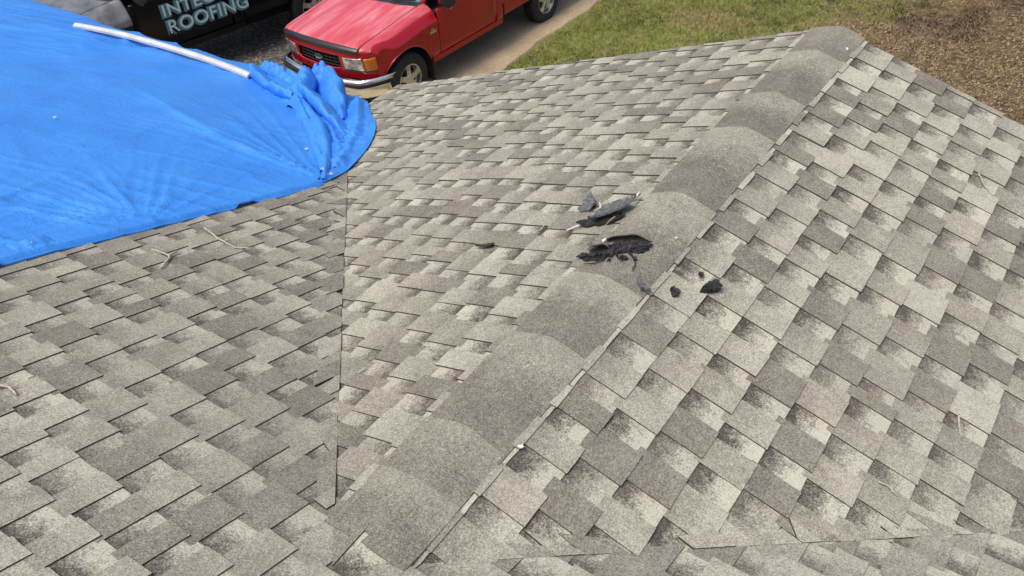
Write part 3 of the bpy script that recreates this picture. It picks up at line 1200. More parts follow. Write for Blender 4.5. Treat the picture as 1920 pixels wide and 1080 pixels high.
# tongues of granulated cap curled up beside the gash
def tongue(name, ax, ay, bx, by, wdt, hgt, tone, flip):
    vs, fs, att = [], [], []
    nu, nv = 16, 8
    for lyr in (0, 1):
        for j in range(nv + 1):
            for i in range(nu + 1):
                u, v = i / nu, j / nv - .5
                ww = wdt * math.sin(math.pi * (0.10 + .82 * u)) ** .6
                x = ax + (bx - ax) * u - (by - ay) / math.hypot(bx - ax, by - ay) * v * ww
                y = ay + (by - ay) * u + (bx - ax) / math.hypot(bx - ax, by - ay) * v * ww
                vv = (v + .5) if flip else (.5 - v)
                hz = .002 + hgt * vv ** 1.5 * math.sin(math.pi * min(1, .12 + u * .86)) + .003 * math.sin(u * 11)
                p = capP(x, y, hz - (0.005 if lyr else 0))
                vs.append(tuple(p))
                att.append((tone if not lyr else .05, .1, .3, .6))
    N_ = (nu + 1) * (nv + 1)
    for j in range(nv):
        for i in range(nu):
            a = j * (nu + 1) + i
            fs.append((a, a + 1, a + nu + 2, a + nu + 1))
            fs.append((N_ + a, N_ + a + nu + 1, N_ + a + nu + 2, N_ + a + 1))
    bd_ = [j * (nu + 1) + i for j, i in [(0, i) for i in range(nu + 1)] + [(j, nu) for j in range(1, nv + 1)] + [(nv, i) for i in range(nu - 1, -1, -1)] + [(j, 0) for j in range(nv - 1, 0, -1)]]
    for k in range(len(bd_)):
        a, b = bd_[k], bd_[(k + 1) % len(bd_)]
        fs.append((a, N_ + a, N_ + b, b))
    me = rawmesh(name, vs, fs, False)
    bm = bmesh.new()
    bm.from_mesh(me)
    bmesh.ops.recalc_face_normals(bm, faces=bm.faces)
    bm.to_mesh(me)
    bm.free()
    put_attr(me, att)
    return obj(name, me, M_SH, tear)


for k in range(16):
    x_, y_ = rt.uniform(-.10, .05), 0
    y_ = 1.50 + x_ * .75 + rt.uniform(-.055, .030)
    w_, r0_ = rt.uniform(.006, .016), rt.uniform(0, 6)
    m = MB()
    n_ = 7
    q_ = [capP(x_ + w_ * rt.uniform(.4, 1.2) * math.cos(r0_ + 6.283 * i / n_), y_ + w_ * rt.uniform(.4, 1.2) * math.sin(r0_ + 6.283 * i / n_), rt.uniform(.003, .010)) for i in range(n_)]
    m.v += [tuple(p) for p in q_] + [tuple(p - Vector((0, 0, .008))) for p in q_]
    m.f.append(tuple(range(n_)))
    for i in range(n_):
        m.f.append((i, n_ + i, n_ + (i + 1) % n_, (i + 1) % n_))
    m.build("tar_crumb", M_TAR, tear)
tongue("lifted_tongue", -.125, 1.555, .035, 1.612, .080, .036, .48, False)
tongue("lifted_tongue", -.155, 1.478, -.080, 1.515, .085, .045, .30, False)

# twigs


def twig(label, fn, lines, rad, mat=M_TWIG, h=.014):
    pts0 = place(fn, lines[0][0][0], lines[0][0][1], 0)
    m = MB()
    for ln in lines:
        p = []
        for (a, u) in ln:
            p.append(place(fn, a, u, h + random.uniform(0, .006)) - pts0)
        # subdivide with small kinks
        q = []
        for s_, e_ in zip(p[:-1], p[1:]):
            for k in range(4):
                q.append(s_.lerp(e_, k / 4) + Vector((random.uniform(-.0016, .0016), random.uniform(-.0016, .0016), 0)))
        q.append(p[-1])
        m.tube(q, [rad * (1.15 - .6 * i / len(q)) for i in range(len(q))], 6)
    o = m.build("twig", mat, None, smooth=True)
    o.location = pts0
    return tag(o, label, "twig", "dry twigs on the roof")


mm = lambda x, y: (x, y / C)
twig("pale Y-shaped twig on the main slope just below the tarp's edge", PM, [[mm(-1.729, .721), mm(-1.79, .80), mm(-1.815, .812), mm(-1.912, .802)], [mm(-1.815, .812), mm(-1.829, .864)]], .0055)
twig("long thin forked twig on the main slope, nearest the tarp", PM, [[mm(-1.979, 1.104), mm(-1.86, 1.075), mm(-1.791, 1.065), mm(-1.715, 1.061), mm(-1.652, 1.108)], [mm(-1.80, 1.066), mm(-1.80, 1.10)]], .0045)
twig("short twig at the photo's left edge on the main slope", PM, [[mm(-1.33, -.125), mm(-1.265, -.101), mm(-1.255, -.08)], [mm(-1.265, -.101), mm(-1.215, -.106)]], .004)
ua = lambda x: -x / C
twig("thin twig lying across courses left of the ridge tear", PA, [[(1.581, ua(-.461)), (1.62, ua(-.45)), (1.664, ua(-.453))]], .003)
twig("brown crooked twig on the left gable slope below the tear", PA, [[(.856, ua(-.431)), (.84, ua(-.39)), (.83, ua(-.36))]], .003)
twig("tiny pale twig close to the left valley", PA, [[(.664, ua(-.561)), (.69, ua(-.548))]], .003)
ub = lambda x: x / C
twig("curved pale twig low on the right gable slope", PB, [[(1.69, ub(1.132)), (1.654, ub(1.140)), (1.605, ub(1.164))]], .0035)
twig("slender bent twig high on the right gable slope", PB, [[(3.061, ub(.852)), (3.003, ub(.894)), (2.962, ub(.942))]], .003)
twig("short pale twig near the right valley", PB, [[(1.246, ub(1.0)), (1.25, ub(1.03)), (1.235, ub(1.06))]], .0028)
twig("white stick standing at the top of the largest grey scrap", PA, [[(1.87, .155), (1.81, .15)]], .0042, M_CHIP, h=.035)
twig("thin pale stick poking out left of the largest grey scrap", PA, [[(1.655, .29), (1.60, .335)]], .0036, M_CHIP, h=.02)
twig("thin pale stick between the two grey scraps", PA, [[(1.80, .30), (1.755, .27)]], .003, M_CHIP, h=.03)
twig("fine rust-coloured twig beside the lifted tongue", PA, [[(1.69, .16), (1.65, .17), (1.625, .165)]], .0025, plain("rust_twig", (.42, .26, .18), .8), h=.03)

# ------------------------------------------------------------------ pickups
rp = NT("faded_red_paint")
P = rp.objc()
n0 = rp.noise(P, 3.2, 4, 0.6, 0.3, stretch=(2.6, 0.55, 2.0))
n1 = rp.noise(P, 60, 2, 0.6)
red = rp.mix(rp.rng(n0, 0.28, 0.72, 0.0, 0.0), (0.44, 0.0015, 0.014), (0.44, 0.0015, 0.014))
rp.set(color=red, rough=rp.rng(n1, 0.3, 0.7, 0.28, 0.40), coat=0.6, coat_r=0.12)
M_RED = rp.m
rh = NT("red_paint_sky_sheen")  # red body paint with the bright sky's reflection painted in as pink streaks
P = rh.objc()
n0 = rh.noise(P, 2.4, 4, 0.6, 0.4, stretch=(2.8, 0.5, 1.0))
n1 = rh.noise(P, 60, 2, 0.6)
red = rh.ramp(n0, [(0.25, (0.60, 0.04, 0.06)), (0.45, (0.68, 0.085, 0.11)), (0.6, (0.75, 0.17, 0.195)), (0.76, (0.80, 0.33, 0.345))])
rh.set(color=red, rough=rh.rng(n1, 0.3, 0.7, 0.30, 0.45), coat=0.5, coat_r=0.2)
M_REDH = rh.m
M_BLACKP = plain("black_paint", (0.004, 0.005, 0.008), 0.22)
M_BLACKP.node_tree.nodes['Principled BSDF'].inputs['Specular IOR Level'].default_value = .22
M_HOODG = plain("black_paint_sky_sheen", (0.17, 0.175, 0.18), 0.35, coat=0.5, nscale=5, namp=.5)  # sky reflection on the black hood, painted in as grey
M_CHROME = plain("chrome", (0.92, 0.91, 0.90), 0.16, metal=1.0)
M_RUB = plain("black_rubber", (0.018, 0.018, 0.019), 0.75, nscale=25, namp=.3)
M_TRIM = plain("dark_trim", (0.02, 0.021, 0.024), 0.35, coat=.3)
M_DARK = plain("underbody", (0.006, 0.006, 0.006), 0.9)
M_RIM = plain("alloy", (0.62, 0.62, 0.62), 0.28, metal=0.9)
gl = NT("car_glass")
gl.set(color=(0.16, 0.21, 0.21), rough=0.04, spec=0.9, coat=1.0, coat_r=.02)
M_GLASS = gl.m
hl = NT("headlamp_lens")
_hn = hl.noise(hl.objc(), 9, 2, .6)
hl.set(color=hl.ramp(_hn, [(.35, (.16, .17, .18)), (.5, (.42, .44, .45)), (.65, (.80, .81, .82))]), rough=0.12, metal=0.6, coat=1.0, coat_r=.03)
hl.bump(hl.noise(hl.objc(), 55, 1, 0.5, stretch=(1, 1, .2)), .3, .01)
M_LENS = hl.m
M_AMBER = plain("amber_lens", (0.62, 0.17, 0.012), 0.12, coat=1.0)
M_EMB = plain("emblem_blue", (0.03, 0.05, 0.10), 0.2, coat=.6)


def smooth01(t):
    t = min(1, max(0, t))
    return t * t * (3 - 2 * t)


def pickup(name, label, loc, rz, paint, sheenpaint, wb, R, sx=1.0, sy=1.0, sz=1.0, deflector=True, emblem=True, tv=.22, chromebar=True, flaps=True):
    root = thing(name, label, "pickup truck", loc, rz)
    W = .97
    AR = (R + .10) / ((sy + sz) / 2)            # arch radius in nominal space
    wbn = wb / sy
    hubz = R / sz

    def mp(v):
        return (v[0] * sx, v[1] * sy, v[2] * sz)

    yf = lambda x: -.80 + .10 * (x / .70) ** 2 + .13 * max(0, (abs(x) - .70) / .2) ** 2
    zh = lambda y: .985 + .135 * smooth01((y + .85) / 1.6)

    def top(x, y):
        z = zh(y) + .05 - .05 * (x / .74) ** 2 - .15 * max(0, (abs(x) - .76) / .21) ** 2
        z += .012 * smooth01((.42 - abs(x)) / .08) * smooth01((y + .7) / .4)       # raised centre of the hood
        z -= .050 * math.exp(-max(0, y - yf(x)) / .055)
        return z
    yr = lambda x: .34 + .22 * (x / .74) ** 2

    def xs(y, z):
        x = W - .03 * max(0, (z - .80) / .3) ** 2 - .035 * max(0, (.70 - z) / .3) ** 2
        if y < -.10:
            x -= .07 * ((-.10 - y) / .30) ** 2
        return x
    # hood
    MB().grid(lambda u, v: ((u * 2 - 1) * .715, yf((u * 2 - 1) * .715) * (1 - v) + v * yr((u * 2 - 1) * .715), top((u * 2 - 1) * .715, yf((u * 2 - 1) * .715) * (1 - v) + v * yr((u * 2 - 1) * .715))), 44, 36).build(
        "hood", sheenpaint, root, smooth=True, mapf=mp, solid=.01)
    # fenders: top strip rolling into the side with the wheel opening
    for s in (-1, 1):
        m = MB()
        yend = .66

        YS = yf(.90)

        def fend(u, v, s=s):
            # u along y, v from the hood edge over the shoulder down to the sill
            if v < .35:
                k = v / .35
                xf = .727 + .173 * k
                y = yf(xf) * (1 - u) + yend * u
                xb = .727 + (xs(y, .86) - .727) * k
                w3 = smooth01(u * 4)
                xo = xf * (1 - w3) + xb * w3
                return (s * xo, y, top(xo, y))
            k = (v - .35) / .65
            y = YS * (1 - u) + yend * u
            w3 = smooth01(u * 4)
            xo = .90 * (1 - w3) + xs(y, .86) * w3
            zt = top(xo, y)
            z = zt * (1 - k) + .46 * k
            xx = xo + (xs(y, z) - xs(y, .86)) * smooth01(k * 4)
            return (s * xx, y, z)

        def keepf(u, v):
            p = fend(u, v)
            return v < .36 or math.hypot(p[1] * sy, (p[2] - hubz) * sz) > (R + .10)
        m.grid(fend, 64, 64, keep=lambda u, v: v > tv and keepf(u, v))
        MB().grid(lambda u, v: fend(u, v * round(64 * tv) / 64), 64, 16).build("fender_top", sheenpaint, root, smooth=True, mapf=mp, solid=.01)  # shoulder strip carries the same painted-in sky reflection as the hood
        # snap the ragged opening onto the circle
        cnt = {}
        for f_ in m.f:
            for a_, b_ in zip(f_, f_[1:] + f_[:1]):
                e_ = (min(a_, b_), max(a_, b_))
                cnt[e_] = cnt.get(e_, 0) + 1
        bv = {i for e_, c_ in cnt.items() if c_ == 1 for i in e_}
        for i in bv:
            x, y, z = m.v[i]
            dd_ = math.hypot(y * sy, (z - hubz) * sz)
            if dd_ < R + .165 and z > .47 and z < .92:
                k = (R + .10) / dd_
                m.v[i] = (x, y * k, hubz + (z - hubz) * k)
        m.build("fender", paint, root, smooth=True, mapf=mp, solid=.012)
        # rolled arch lip
        lip = []
        for k in range(21):
            t = math.radians(-8 + 196 * k / 20)
            y, z = (R + .098) * math.cos(t) / sy, hubz + (R + .098) * math.sin(t) / sz
            if z < .45:
                continue
            lip.append((s * (xs(y, z) - .004), y, z))
        MB().tube(lip, .014, 6).build("arch_lip", paint, root, smooth=True, mapf=mp)
    # front fascia
    zc0, zc1 = .60, None

    def fas(u, v):
        x = (u * 2 - 1) * .90
        z = .56 + (top(x, yf(x)) - .56) * v
        return (x, yf(x) + .045 * smooth01((.95 - z) / .4) - .012 * math.sin(math.pi * v), z)
    gin = lambda x, z, e=0: abs(x) < .42 + e - .12 * max(0, (.80 - z)) and .675 - e < z < .865 + e

    MB().grid(fas, 90, 40, keep=lambda u, v: not gin(fas(u, v)[0], fas(u, v)[2])).build("front_fascia", paint, root, smooth=True, mapf=mp, solid=.015)
    m = MB()
    m.grid(lambda u, v: ((u * 2 - 1) * .44, yf((u * 2 - 1) * .44) + .075, .66 + .22 * v), 20, 4)
    grille = m.build("grille", M_DARK, root, mapf=mp)
    for k in range(4):
        z = .70 + .045 * k
        MB().tube([((i / 10 - 1) * .41, yf((i / 10 - 1) * .41) + .055, z) for i in range(21)], .008, 6).build("grille_bar", M_TRIM, grille, mapf=mp)
    for k in range(11):
        x = -.36 + .072 * k
        MB().box(x - .004, x + .004, yf(x) + .05, yf(x) + .07, .68, .86).build("grille_bar", M_TRIM, grille, mapf=mp)
    # grille surround lip
    rim = []
    for k in range(48):
        t = 2 * math.pi * k / 48
        ct, st = math.cos(t), math.sin(t)
        x = .425 * math.copysign(abs(ct) ** .28, ct)
        z = .77 + .098 * math.copysign(abs(st) ** .35, st)
        x *= 1 - .10 * max(0, (.80 - z))
        rim.append((x, yf(x) + .022, z))
    rim.append(rim[0])
    MB().tube(rim, .012, 6, cap=False).build("grille_surround", paint, root, smooth=True, mapf=mp)
    if emblem:
        e = MB()
        e.grid(lambda u, v: (.072 * v * math.cos(2 * math.pi * u), yf(0) + .034 - .006 * (1 - v * v), .775 + .032 * v * math.sin(2 * math.pi * u)), 28, 3)
        eo = e.build("emblem", M_EMB, root, smooth=True, mapf=mp)
        MB().tube([(.072 * math.cos(2 * math.pi * k / 28), yf(0) + .034, .775 + .032 * math.sin(2 * math.pi * k / 28)) for k in range(29)], .004, 5, cap=False).build("emblem_rim", M_CHROME, eo, mapf=mp)
    # headlamps
    for s in (-1, 1):
        def lamp(u, v, x0, x1, off, s=s):
            x = x0 + (x1 - x0) * u
            zlo = .665 + .010 * u
            zhi = .845 + .01 * u - .012 * (x - .5)
            z = zlo + (zhi - zlo) * v
            bul = math.sin(math.pi * u) ** .5 * math.sin(math.pi * v) ** .5
            return (s * x, yf(x) + .045 * smooth01((.95 - z) / .4) - off - .014 * bul, z)
        hlm = MB().grid(lambda u, v: lamp(u, v, .465, .765, .010), 18, 12).build("headlight", M_LENS, root, smooth=True, mapf=mp, solid=.006)
        MB().grid(lambda u, v: lamp(.08 + .84 * u, .10 + .8 * v, .49, .70, .002), 8, 8).build("reflector", M_CHROME, hlm, smooth=True, mapf=mp)
        MB().grid(lambda u, v: lamp(u, v, .775, .885, .010), 16, 12).build("turn_signal", M_AMBER, root, smooth=True, mapf=mp, solid=.006)
        MB().tube([lamp(u / 12, 0, .455, .895, .012) for u in range(13)], .007, 6).build("lamp_trim", M_TRIM, root, mapf=mp)
    # bumper
    yb = lambda x: -.905 + .10 * (x / .75) ** 2 + .34 * max(0, (abs(x) - .72) / .28) ** 2

    def band(name, prof, mat, nx=60, w=1.0):
        m_ = MB()
        m_.grid(lambda u, v: ((u * 2 - 1) * w, yb((u * 2 - 1) * w) + prof(v)[0], prof(v)[1]), nx, 12)
        return m_.build(name, mat, root, smooth=True, mapf=mp, solid=.008)

    def prof_top(v):
        t = math.pi / 2 * v
        return (.075 - .075 * math.sin(t) - .002, .545 + .05 * math.cos(t))
    band("bumper", prof_top, M_CHROME)
    band("rub_strip", lambda v: (-.014 * math.sin(math.pi * v) ** .5, .545 - .05 * v), M_RUB, w=.995)
    band("bumper_face", lambda v: (.002 + .05 * v ** 2, .494 - .15 * v), M_CHROME, w=.985)
    for s in (-1, 1):
        MB().grid(lambda u, v: (s * .45 + .13 * (u * 2 - 1), yb(s * .45 + .13 * (u * 2 - 1)) - .003 + .012, .432 + .035 * v), 10, 2).build("fog_slot", M_DARK, root, mapf=mp)
    MB().grid(lambda u, v: ((u * 2 - 1) * .90, yb((u * 2 - 1) * .9) + .10 + .1 * v, .37 - .10 * v), 30, 4).build("air_dam", M_RUB, root, smooth=True, mapf=mp, solid=.01)
    if deflector:
        MB().grid(lambda u, v: ((u * 2 - 1) * .735, yf((u * 2 - 1) * .735) - .022 + .055 * v ** 2, top((u * 2 - 1) * .735, yf((u * 2 - 1) * .735)) - .035 + .085 * v - .02 * v * v), 44, 8).build(
            "bug_deflector", M_TRIM, root, smooth=True, mapf=mp, solid=.006)
    # cowl, windscreen, wipers
    MB().grid(lambda u, v: ((u * 2 - 1) * .72, yr((u * 2 - 1) * .72) + .012 + .14 * v, top((u * 2 - 1) * .72, yr((u * 2 - 1) * .72)) - .012 + .015 * v), 30, 3).build("cowl", M_TRIM, root, mapf=mp)

    def ws(u, v):
        x0 = (u * 2 - 1) * .70
        x = x0 * (1 - .10 * v)
        yl = .44 + .22 * (x0 / .7) ** 2
        yh = 1.02 + .13 * (x0 / .7) ** 2
        zl = 1.125 - .03 * (x0 / .7) ** 2
        return (x, yl + (yh - yl) * v, zl + (1.70 - .04 * (x0 / .7) ** 2 - zl) * v + .02 * math.sin(math.pi * v))
    MB().grid(ws, 28, 14).build("windshield", M_GLASS, root, smooth=True, mapf=mp, solid=.006)
    for x0, x1 in ((-.55, .02), (.02, .62)):
        a, b = ws((x0 / .7 + 1) / 2, .02), ws((x1 / .7 + 1) / 2, .08)
        wp = MB().tube([(a[0] + (b[0] - a[0]) * k / 8, a[1] + (b[1] - a[1]) * k / 8 - .02 - .05 * math.sin(math.pi * k / 8), a[2] + (b[2] - a[2]) * k / 8 + .005) for k in range(9)], .008, 6)
        wp.build("wiper", M_RUB, root, mapf=mp)
    # cab: pillars, roof, doors, rear corner
    for s in (-1, 1):
        a = [ws(1 if s > 0 else 0, v / 8) for v in range(9)]
        MB().tube([(p[0] + s * .02, p[1] + .01, p[2]) for p in a], .032, 8).build("pillar", paint, root, smooth=True, mapf=mp)

        def dr(u, v, s=s):
            y = .672 + 1.30 * u
            z = .475 + .60 * v
            return (s * (xs(y, z) + .002), y, z)
        do = MB().grid(dr, 20, 20).build("door", paint, root, smooth=True, mapf=mp, solid=.012)
        MB().tube([(s * (W + .012), 1.72, .96), (s * (W + .020), 1.77, .965), (s * (W + .012), 1.83, .96)], .014, 6).build("handle", M_TRIM, do, mapf=mp)

        def win(u, v, s=s):
            y0, y1 = .80 + .33 * v, 1.86 - .03 * v
            return (s * (.915 - .22 * v), y0 + (y1 - y0) * u, 1.10 + .52 * v)
        MB().grid(win, 10, 6).build("side_window", M_GLASS, do, smooth=True, mapf=mp, solid=.005)
        # frame over the window
        MB().tube([win(0, 0), win(0, 1), win(1, 1), win(1, 0)], .028, 8).build("window_frame", paint, do, smooth=True, mapf=mp)
        MB().grid(lambda u, v, s=s: (s * (W - .002), 1.978 + .14 * u, .475 + .62 * v), 4, 10).build("cab_corner", paint, root, smooth=True, mapf=mp, solid=.012)
        MB().grid(lambda u, v, s=s: (s * (.91 - .21 * v), 1.89 + .21 * u - .06 * v * u, 1.095 + .55 * v), 4, 6).build("rear_pillar", paint, root, smooth=True, mapf=mp, solid=.012)
        MB().box(s * .94 - .03, s * .94 + .02, .50, 2.12, .40, .472).build("rocker", paint, root, mapf=mp)
        # mirror
        mi = MB()
        mi.grid(lambda u, v, s=s: (s * (1.08 + .13 * math.cos(math.pi * u) * math.sin(math.pi * v)), .80 + .06 * math.sin(2 * math.pi * u) * math.sin(math.pi * v), 1.17 + .10 * math.cos(math.pi * v)), 16, 10)
        mi.tube([(s * .93, .80, 1.09), (s * 1.05, .80, 1.13)], .03, 6)
        mi.build("mirror", M_TRIM, root, smooth=True, mapf=mp)
    MB().grid(lambda u, v: ((u * 2 - 1) * (.66 - .02 * v), 1.03 + 1.02 * v + .12 * (u * 2 - 1) ** 2 * (1 - v), 1.70 + .05 * (1 - (u * 2 - 1) ** 2) + .03 * math.sin(math.pi * v) - .05 * v ** 4), 20, 12).build("roof", paint, root, smooth=True, mapf=mp, solid=.02)
    MB().grid(lambda u, v: ((u * 2 - 1) * (.86 - .20 * v), 2.10 - .07 * v, 1.10 + .56 * v), 8, 6).build("rear_window", M_GLASS, root, mapf=mp, solid=.006)
    MB().box(-.95, .95, 2.09, 2.115, .45, 1.10).build("cab_back", paint, root, mapf=mp)
    # bed
    for s in (-1, 1):
        def bed(u, v, s=s):
            y = 2.15 + (wbn + 1.12 - 2.15) * u
            z = .50 + .58 * v
            return (s * (xs(1.0, z) + .004 - .02 * smooth01((u - .9) / .1)), y, z)
        kb = lambda u, v: math.hypot((bed(u, v)[1] - wbn) * sy, (bed(u, v)[2] - hubz) * sz) > (R + .10)
        m = MB()
        m.grid(bed, 60, 40, keep=kb)
        cnt = {}
        for f_ in m.f:
            for a_, b_ in zip(f_, f_[1:] + f_[:1]):
                e_ = (min(a_, b_), max(a_, b_))
                cnt[e_] = cnt.get(e_, 0) + 1
        bv = {i for e_, c_ in cnt.items() if c_ == 1 for i in e_}
        for i in bv:
            x, y, z = m.v[i]
            dd_ = math.hypot((y - wbn) * sy, (z - hubz) * sz)
            if dd_ < R + .165 and z > .51:
                k = (R + .10) / dd_
                m.v[i] = (x, wbn + (y - wbn) * k, hubz + (z - hubz) * k)
        m.build("bed_side", paint, root, smooth=True, mapf=mp, solid=.012)
        MB().box(s * .90 - .05, s * .90 + .05, 2.15, wbn + 1.10, 1.085, 1.105).build("bed_rail", M_TRIM, root, mapf=mp)
        if flaps:
            MB().box(s * .83 - .13, s * .83 + .13, (R + .095) / sy, (R + .11) / sy, .16, .52).build("mud_flap", M_RUB, root, mapf=mp)
    MB().box(-.93, .93, wbn + 1.09, wbn + 1.12, .50, 1.08).build("tailgate", paint, root, mapf=mp)
    MB().box(-.88, .88, 2.16, wbn + 1.08, .60, .63).build("bed_floor", M_TRIM, root, mapf=mp)
    MB().box(-.95, .95, wbn + 1.15, wbn + 1.27, .42, .56).build("rear_bumper", M_CHROME, root, mapf=mp)
    MB().box(-.64, .64, -.56, wbn + .95, .30, .60).box(-.62, .62, -.58, .40, .58, .93).box(-.88, .88, .60, 2.08, .42, 1.0).build("underbody", M_DARK, root, mapf=mp)
    # wheels
    tyre_p = [(-.11, R * .58), (-.122, R * .72), (-.118, R * .90), (-.10, R * .972), (-.06, R), (.06, R), (.10, R * .972), (.118, R * .90), (.122, R * .72), (.11, R * .58)]
    first = None
    for s in (-1, 1):
        for y in (0, wb):
            hub = (s * (W * sx - .135), y, R)
            m = MB().lathe(tyre_p, 44)
            if first is None:
                first = (rawmesh("tyre", m.v, m.f, True),)
                r_ = MB().lathe([(.098, R * .61), (.112, R * .60), (.106, R * .555), (.05, R * .52), (.03, R * .48)], 40)
                for k in range(5):
                    t = 2 * math.pi * k / 5 + .3
                    ct, st = math.cos(t), math.sin(t)
                    b0 = len(r_.v)
                    for (rr_, hw_, dx) in ((.10, .045, .088), (.35, .036, .092), (.56, .052, .082)):
                        for sd2, d2 in ((-1, 0), (1, 0), (1, -.05), (-1, -.05)):
                            yy, zz = rr_ * R * ct - sd2 * hw_ * st, rr_ * R * st + sd2 * hw_ * ct
                            r_.v.append((dx + d2, yy, zz))
                    for q_ in range(2):
                        for e_ in range(4):
                            r_.f.append((b0 + q_ * 4 + e_, b0 + q_ * 4 + (e_ + 1) % 4, b0 + (q_ + 1) * 4 + (e_ + 1) % 4, b0 + (q_ + 1) * 4 + e_))
                r_.lathe([(.10, .001), (.10, R * .13), (.085, R * .2), (.05, R * .21)], 24)
                rm = rawmesh("rim", r_.v, r_.f, False)
                dk = MB().lathe([(.028, .001), (.028, R * .6)], 24)
                first = (first[0], rm, rawmesh("brake_disc", dk.v, dk.f))
            wh = thing_part("wheel", root, hub, s)
            obj("tyre", first[0], M_RUB, wh)
            obj("rim", first[1], M_RIM, wh)
            obj("brake_disc", first[2], M_DARK, wh)
    return root


def thing_part(name, parent, loc, s):
    o = bpy.data.objects.new(name, None)
    o.empty_display_size = .1
    COL.objects.link(o)
    o.parent = parent
    o.location = loc
    if s < 0:
        o.rotation_euler = (0, 0, math.pi)
    return o


def text_mesh(body, size, off=0.0, ext=0.0015):
    cu = bpy.data.curves.new("lettering", 'FONT')
    cu.body = body
    cu.size = size
    cu.offset = off
    cu.extrude = ext
    cu.space_character = 1.06
    t = bpy.data.objects.new("tmp", cu)
    COL.objects.link(t)
    dg = bpy.context.evaluated_depsgraph_get()
    me = bpy.data.meshes.new_from_object(t.evaluated_get(dg))
    bpy.data.objects.remove(t)
    bpy.data.curves.remove(cu)
    return me


red_truck = pickup("pickup_truck", "red pickup truck with sky sheen painted pink on its hood, and a chrome bumper, parked nose to the house", (-7.75, 7.68, GZ), math.radians(-2.2),
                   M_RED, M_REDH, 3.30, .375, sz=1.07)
# fender badge
bm_ = MB().box(.966, .976, .47, .60, .86, .895).box(.966, .977, .50, .56, .905, .922)
bm_.build("fender_badge", M_CHROME, red_truck)

bx, by, bh = -10.45, 6.45, math.radians(12.0)
# side plane of the black truck passes through (bx, by); front axle about 1.25 m ahead of the lettering
ax_ = bx - 1.22 * math.sin(bh) - 1.02 * math.cos(bh)
ay_ = by - 1.22 * math.cos(bh) + 1.02 * math.sin(bh)
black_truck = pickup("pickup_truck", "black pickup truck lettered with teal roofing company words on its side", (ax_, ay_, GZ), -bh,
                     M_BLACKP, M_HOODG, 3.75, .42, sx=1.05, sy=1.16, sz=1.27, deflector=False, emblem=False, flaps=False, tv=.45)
M_TEAL = plain("teal_print", (0.10, 0.24, 0.27), 0.4)
M_TEALW = plain("pale_teal_print", (0.58, 0.80, 0.80), 0.4)
M_WPRINT = plain("white_print", (0.78, 0.80, 0.80), 0.4)
XS = 1.05 * .97 + .006


def side_text(body, size, y, z, mat, off=0.0, dx=0.0, width=None):
    me = text_mesh(body, size, off)
    co = np.empty(len(me.vertices) * 3)
    me.vertices.foreach_get("co", co)
    co = co.reshape(-1, 3)
    k = 1.0 if width is None else width / max(1e-6, co[:, 0].max() - co[:, 0].min())
    new = np.stack([np.full(len(co), XS + dx) + co[:, 2], y + co[:, 0] * k, z + co[:, 1]], -1)
    me.vertices.foreach_set("co", new.ravel())
    me.update()
    return obj("lettering", me, mat, black_truck)


side_text("INTEGRITY", .24, 1.20, 1.06, M_TEAL, .022, 0.0, 1.52)
side_text("INTEGRITY", .24, 1.215, 1.065, M_TEALW, .002, .004, 1.48)
side_text("ROOFING", .27, 1.22, .80, M_TEAL, .024, 0.0, 1.36)
side_text("ROOFING", .27, 1.235, .805, M_TEALW, .002, .004, 1.32)
side_text("& INSURED", .105, -.27, 1.005, M_WPRINT, .002, .0, .52)
side_text("BONDABLE", .105, -.23, .885, M_WPRINT, .002, .0, .48)
side_text("DURAMAX", .085, -.30, 1.155, M_WPRINT, .004, .004, .46)

# ------------------------------------------------------------------ lawn growth and litter


def scatter(name, label, cat, pts, col_fn, blade, mat, seed):
    rs = np.random.RandomState(seed)
    V, F, K = [], [], []
    for (x, y, z) in pts:
        vs, fs = blade(rs, x, y, z)
        n = len(V)
        V += vs
        F += [tuple(i + n for i in f) for f in fs]
        K += [col_fn(rs, x, y)] * len(vs)
    me = bpy.data.meshes.new(name)
    me.from_pydata(V, [], F)
    ca = me.color_attributes.new("tint", 'FLOAT_COLOR', 'POINT')
    ca.data.foreach_set("color", np.array([(*k, 1) for k in K], dtype=np.float32).ravel())
    o = obj(name, me, mat)
    o["kind"] = "stuff"
    return tag(o, label, cat)


tm = NT("tinted_blades")
at = tm.n("ShaderNodeAttribute", attribute_name="tint")
tm.set(color=at.outputs["Color"], rough=0.8, spec=0.15)
M_TINT = tm.m


def soil_mask(x, y):
    return x + (12.4 - y) * .32 + 3.2 * float(vnoise(np.array([x * .55]), np.array([y * .55]), 71)[0]) * .8 + 1.6 * float(vnoise(np.array([x * 2.1]), np.array([y * 2.1]), 72)[0])


def blade_grass(rs, x, y, z):
    vs, fs = [], []
    for _ in range(3):
        a = rs.uniform(0, 6.28)
        hgt = rs.uniform(.025, .07)
        w_ = rs.uniform(.003, .007)
        lx, ly = rs.normal(0, .03), rs.normal(0, .03)
        ox, oy = x + rs.uniform(-.03, .03), y + rs.uniform(-.03, .03)
        n = len(vs)
        vs += [(ox - w_ * math.cos(a), oy - w_ * math.sin(a), z), (ox + w_ * math.cos(a), oy + w_ * math.sin(a), z), (ox + lx, oy + ly, z + hgt)]
        fs.append((n, n + 1, n + 2))
    return vs, fs


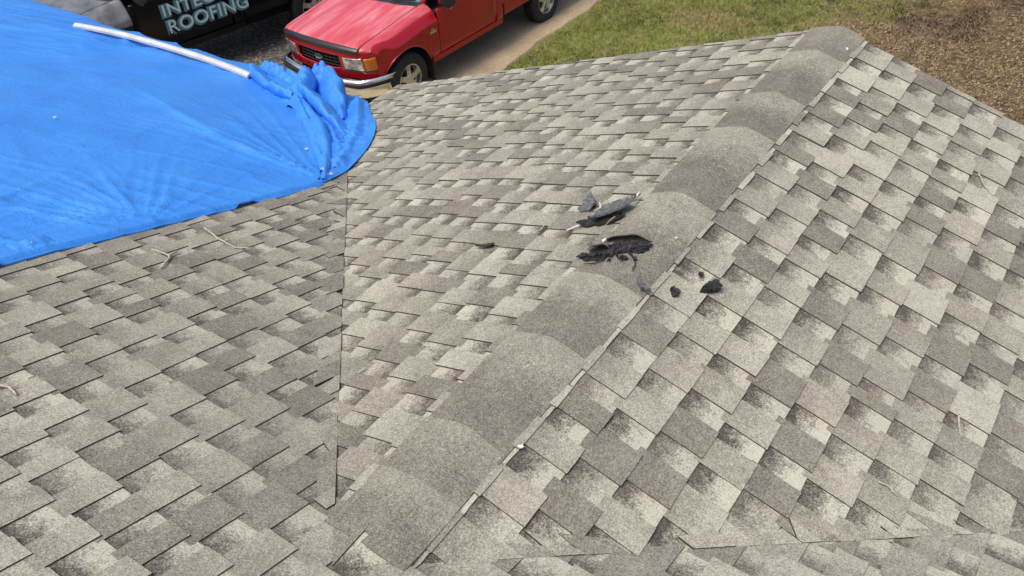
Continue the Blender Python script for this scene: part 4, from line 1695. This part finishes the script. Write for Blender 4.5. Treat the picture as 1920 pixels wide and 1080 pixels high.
def leaf(rs, x, y, z):
    a = rs.uniform(0, 6.28)
    l_, w_ = rs.uniform(.010, .028), rs.uniform(.004, .011)
    t1, t2 = rs.uniform(-.02, .03), rs.uniform(0, .03)
    ca_, sa_ = math.cos(a), math.sin(a)
    return [(x - l_ * ca_, y - l_ * sa_, z + .006), (x - w_ * sa_, y + w_ * ca_, z + .012 + max(0, t1)), (x + l_ * ca_, y + l_ * sa_, z + .006 + t2), (x + w_ * sa_, y - w_ * ca_, z + .01)], [(0, 1, 2, 3)]


def vn(x, y, sd):
    return float(vnoise(np.array([x]), np.array([y]), sd)[0])


def grass_col(rs, x, y):
    k = vn(x * 1.3, y * 1.3, 5) + .5 * vn(x * 4, y * 4, 6) + rs.normal(0, .12)
    dry = vn(x * .9 + 3, y * .9, 17) + .6 * vn(x * 2.7, y * 2.7, 18)
    if rs.rand() < .20 + max(0, dry) * 2.4:
        c = np.array((.46, .37, .17)) * rs.uniform(.6, 1.15)
    else:
        c = np.array((.225, .275, .06)) * (1 + k * 1.0)
    return tuple(np.clip(c, 0.01, 1))


def leaf_col(rs, x, y):
    k = vn(x * .8 + 7, y * .8, 15) * 2.6 + 1.2 * vn(x * 2.6, y * 2.6, 16) + .42
    k = min(1, max(0, k + rs.normal(0, .17)))
    c = np.array((.060, .042, .032)) * (1 - k) + np.array((.40, .29, .18)) * k
    return tuple(np.clip(c * rs.uniform(.8, 1.2), .008, 1))


rs = np.random.RandomState(4)
gp, lp = [], []
while len(gp) < 30000:
    x, y = rs.uniform(-6.6, 2.2), rs.uniform(8.2, 17.5)
    if x < -6.27 - 0.02 * (y - 9):
        continue
    s_ = soil_mask(x, y)
    pr = 1.0 if s_ < -2.8 else (0.10 if s_ > -1.9 else .4)
    if rs.rand() < pr:
        gp.append((x, y, GZ))
while len(lp) < 42000:
    x, y = rs.uniform(-6.2, 2.4), rs.uniform(8.2, 17.0)
    s_ = soil_mask(x, y)
    pr = 1.0 if s_ > -2.1 else (.45 if s_ > -2.8 else .03 + .35 * (vn(x * 1.1, y * 1.1, 91) > .24))
    if rs.rand() < pr:
        lp.append((x, y, GZ))
scatter("grass", "patchy green and yellow lawn beyond the gable", "grass", gp, grass_col, blade_grass, M_TINT, 1)
scatter("leaf_litter", "brown leaf litter covering the bare yard right of the gable", "leaves", lp, leaf_col, leaf, M_TINT, 2)
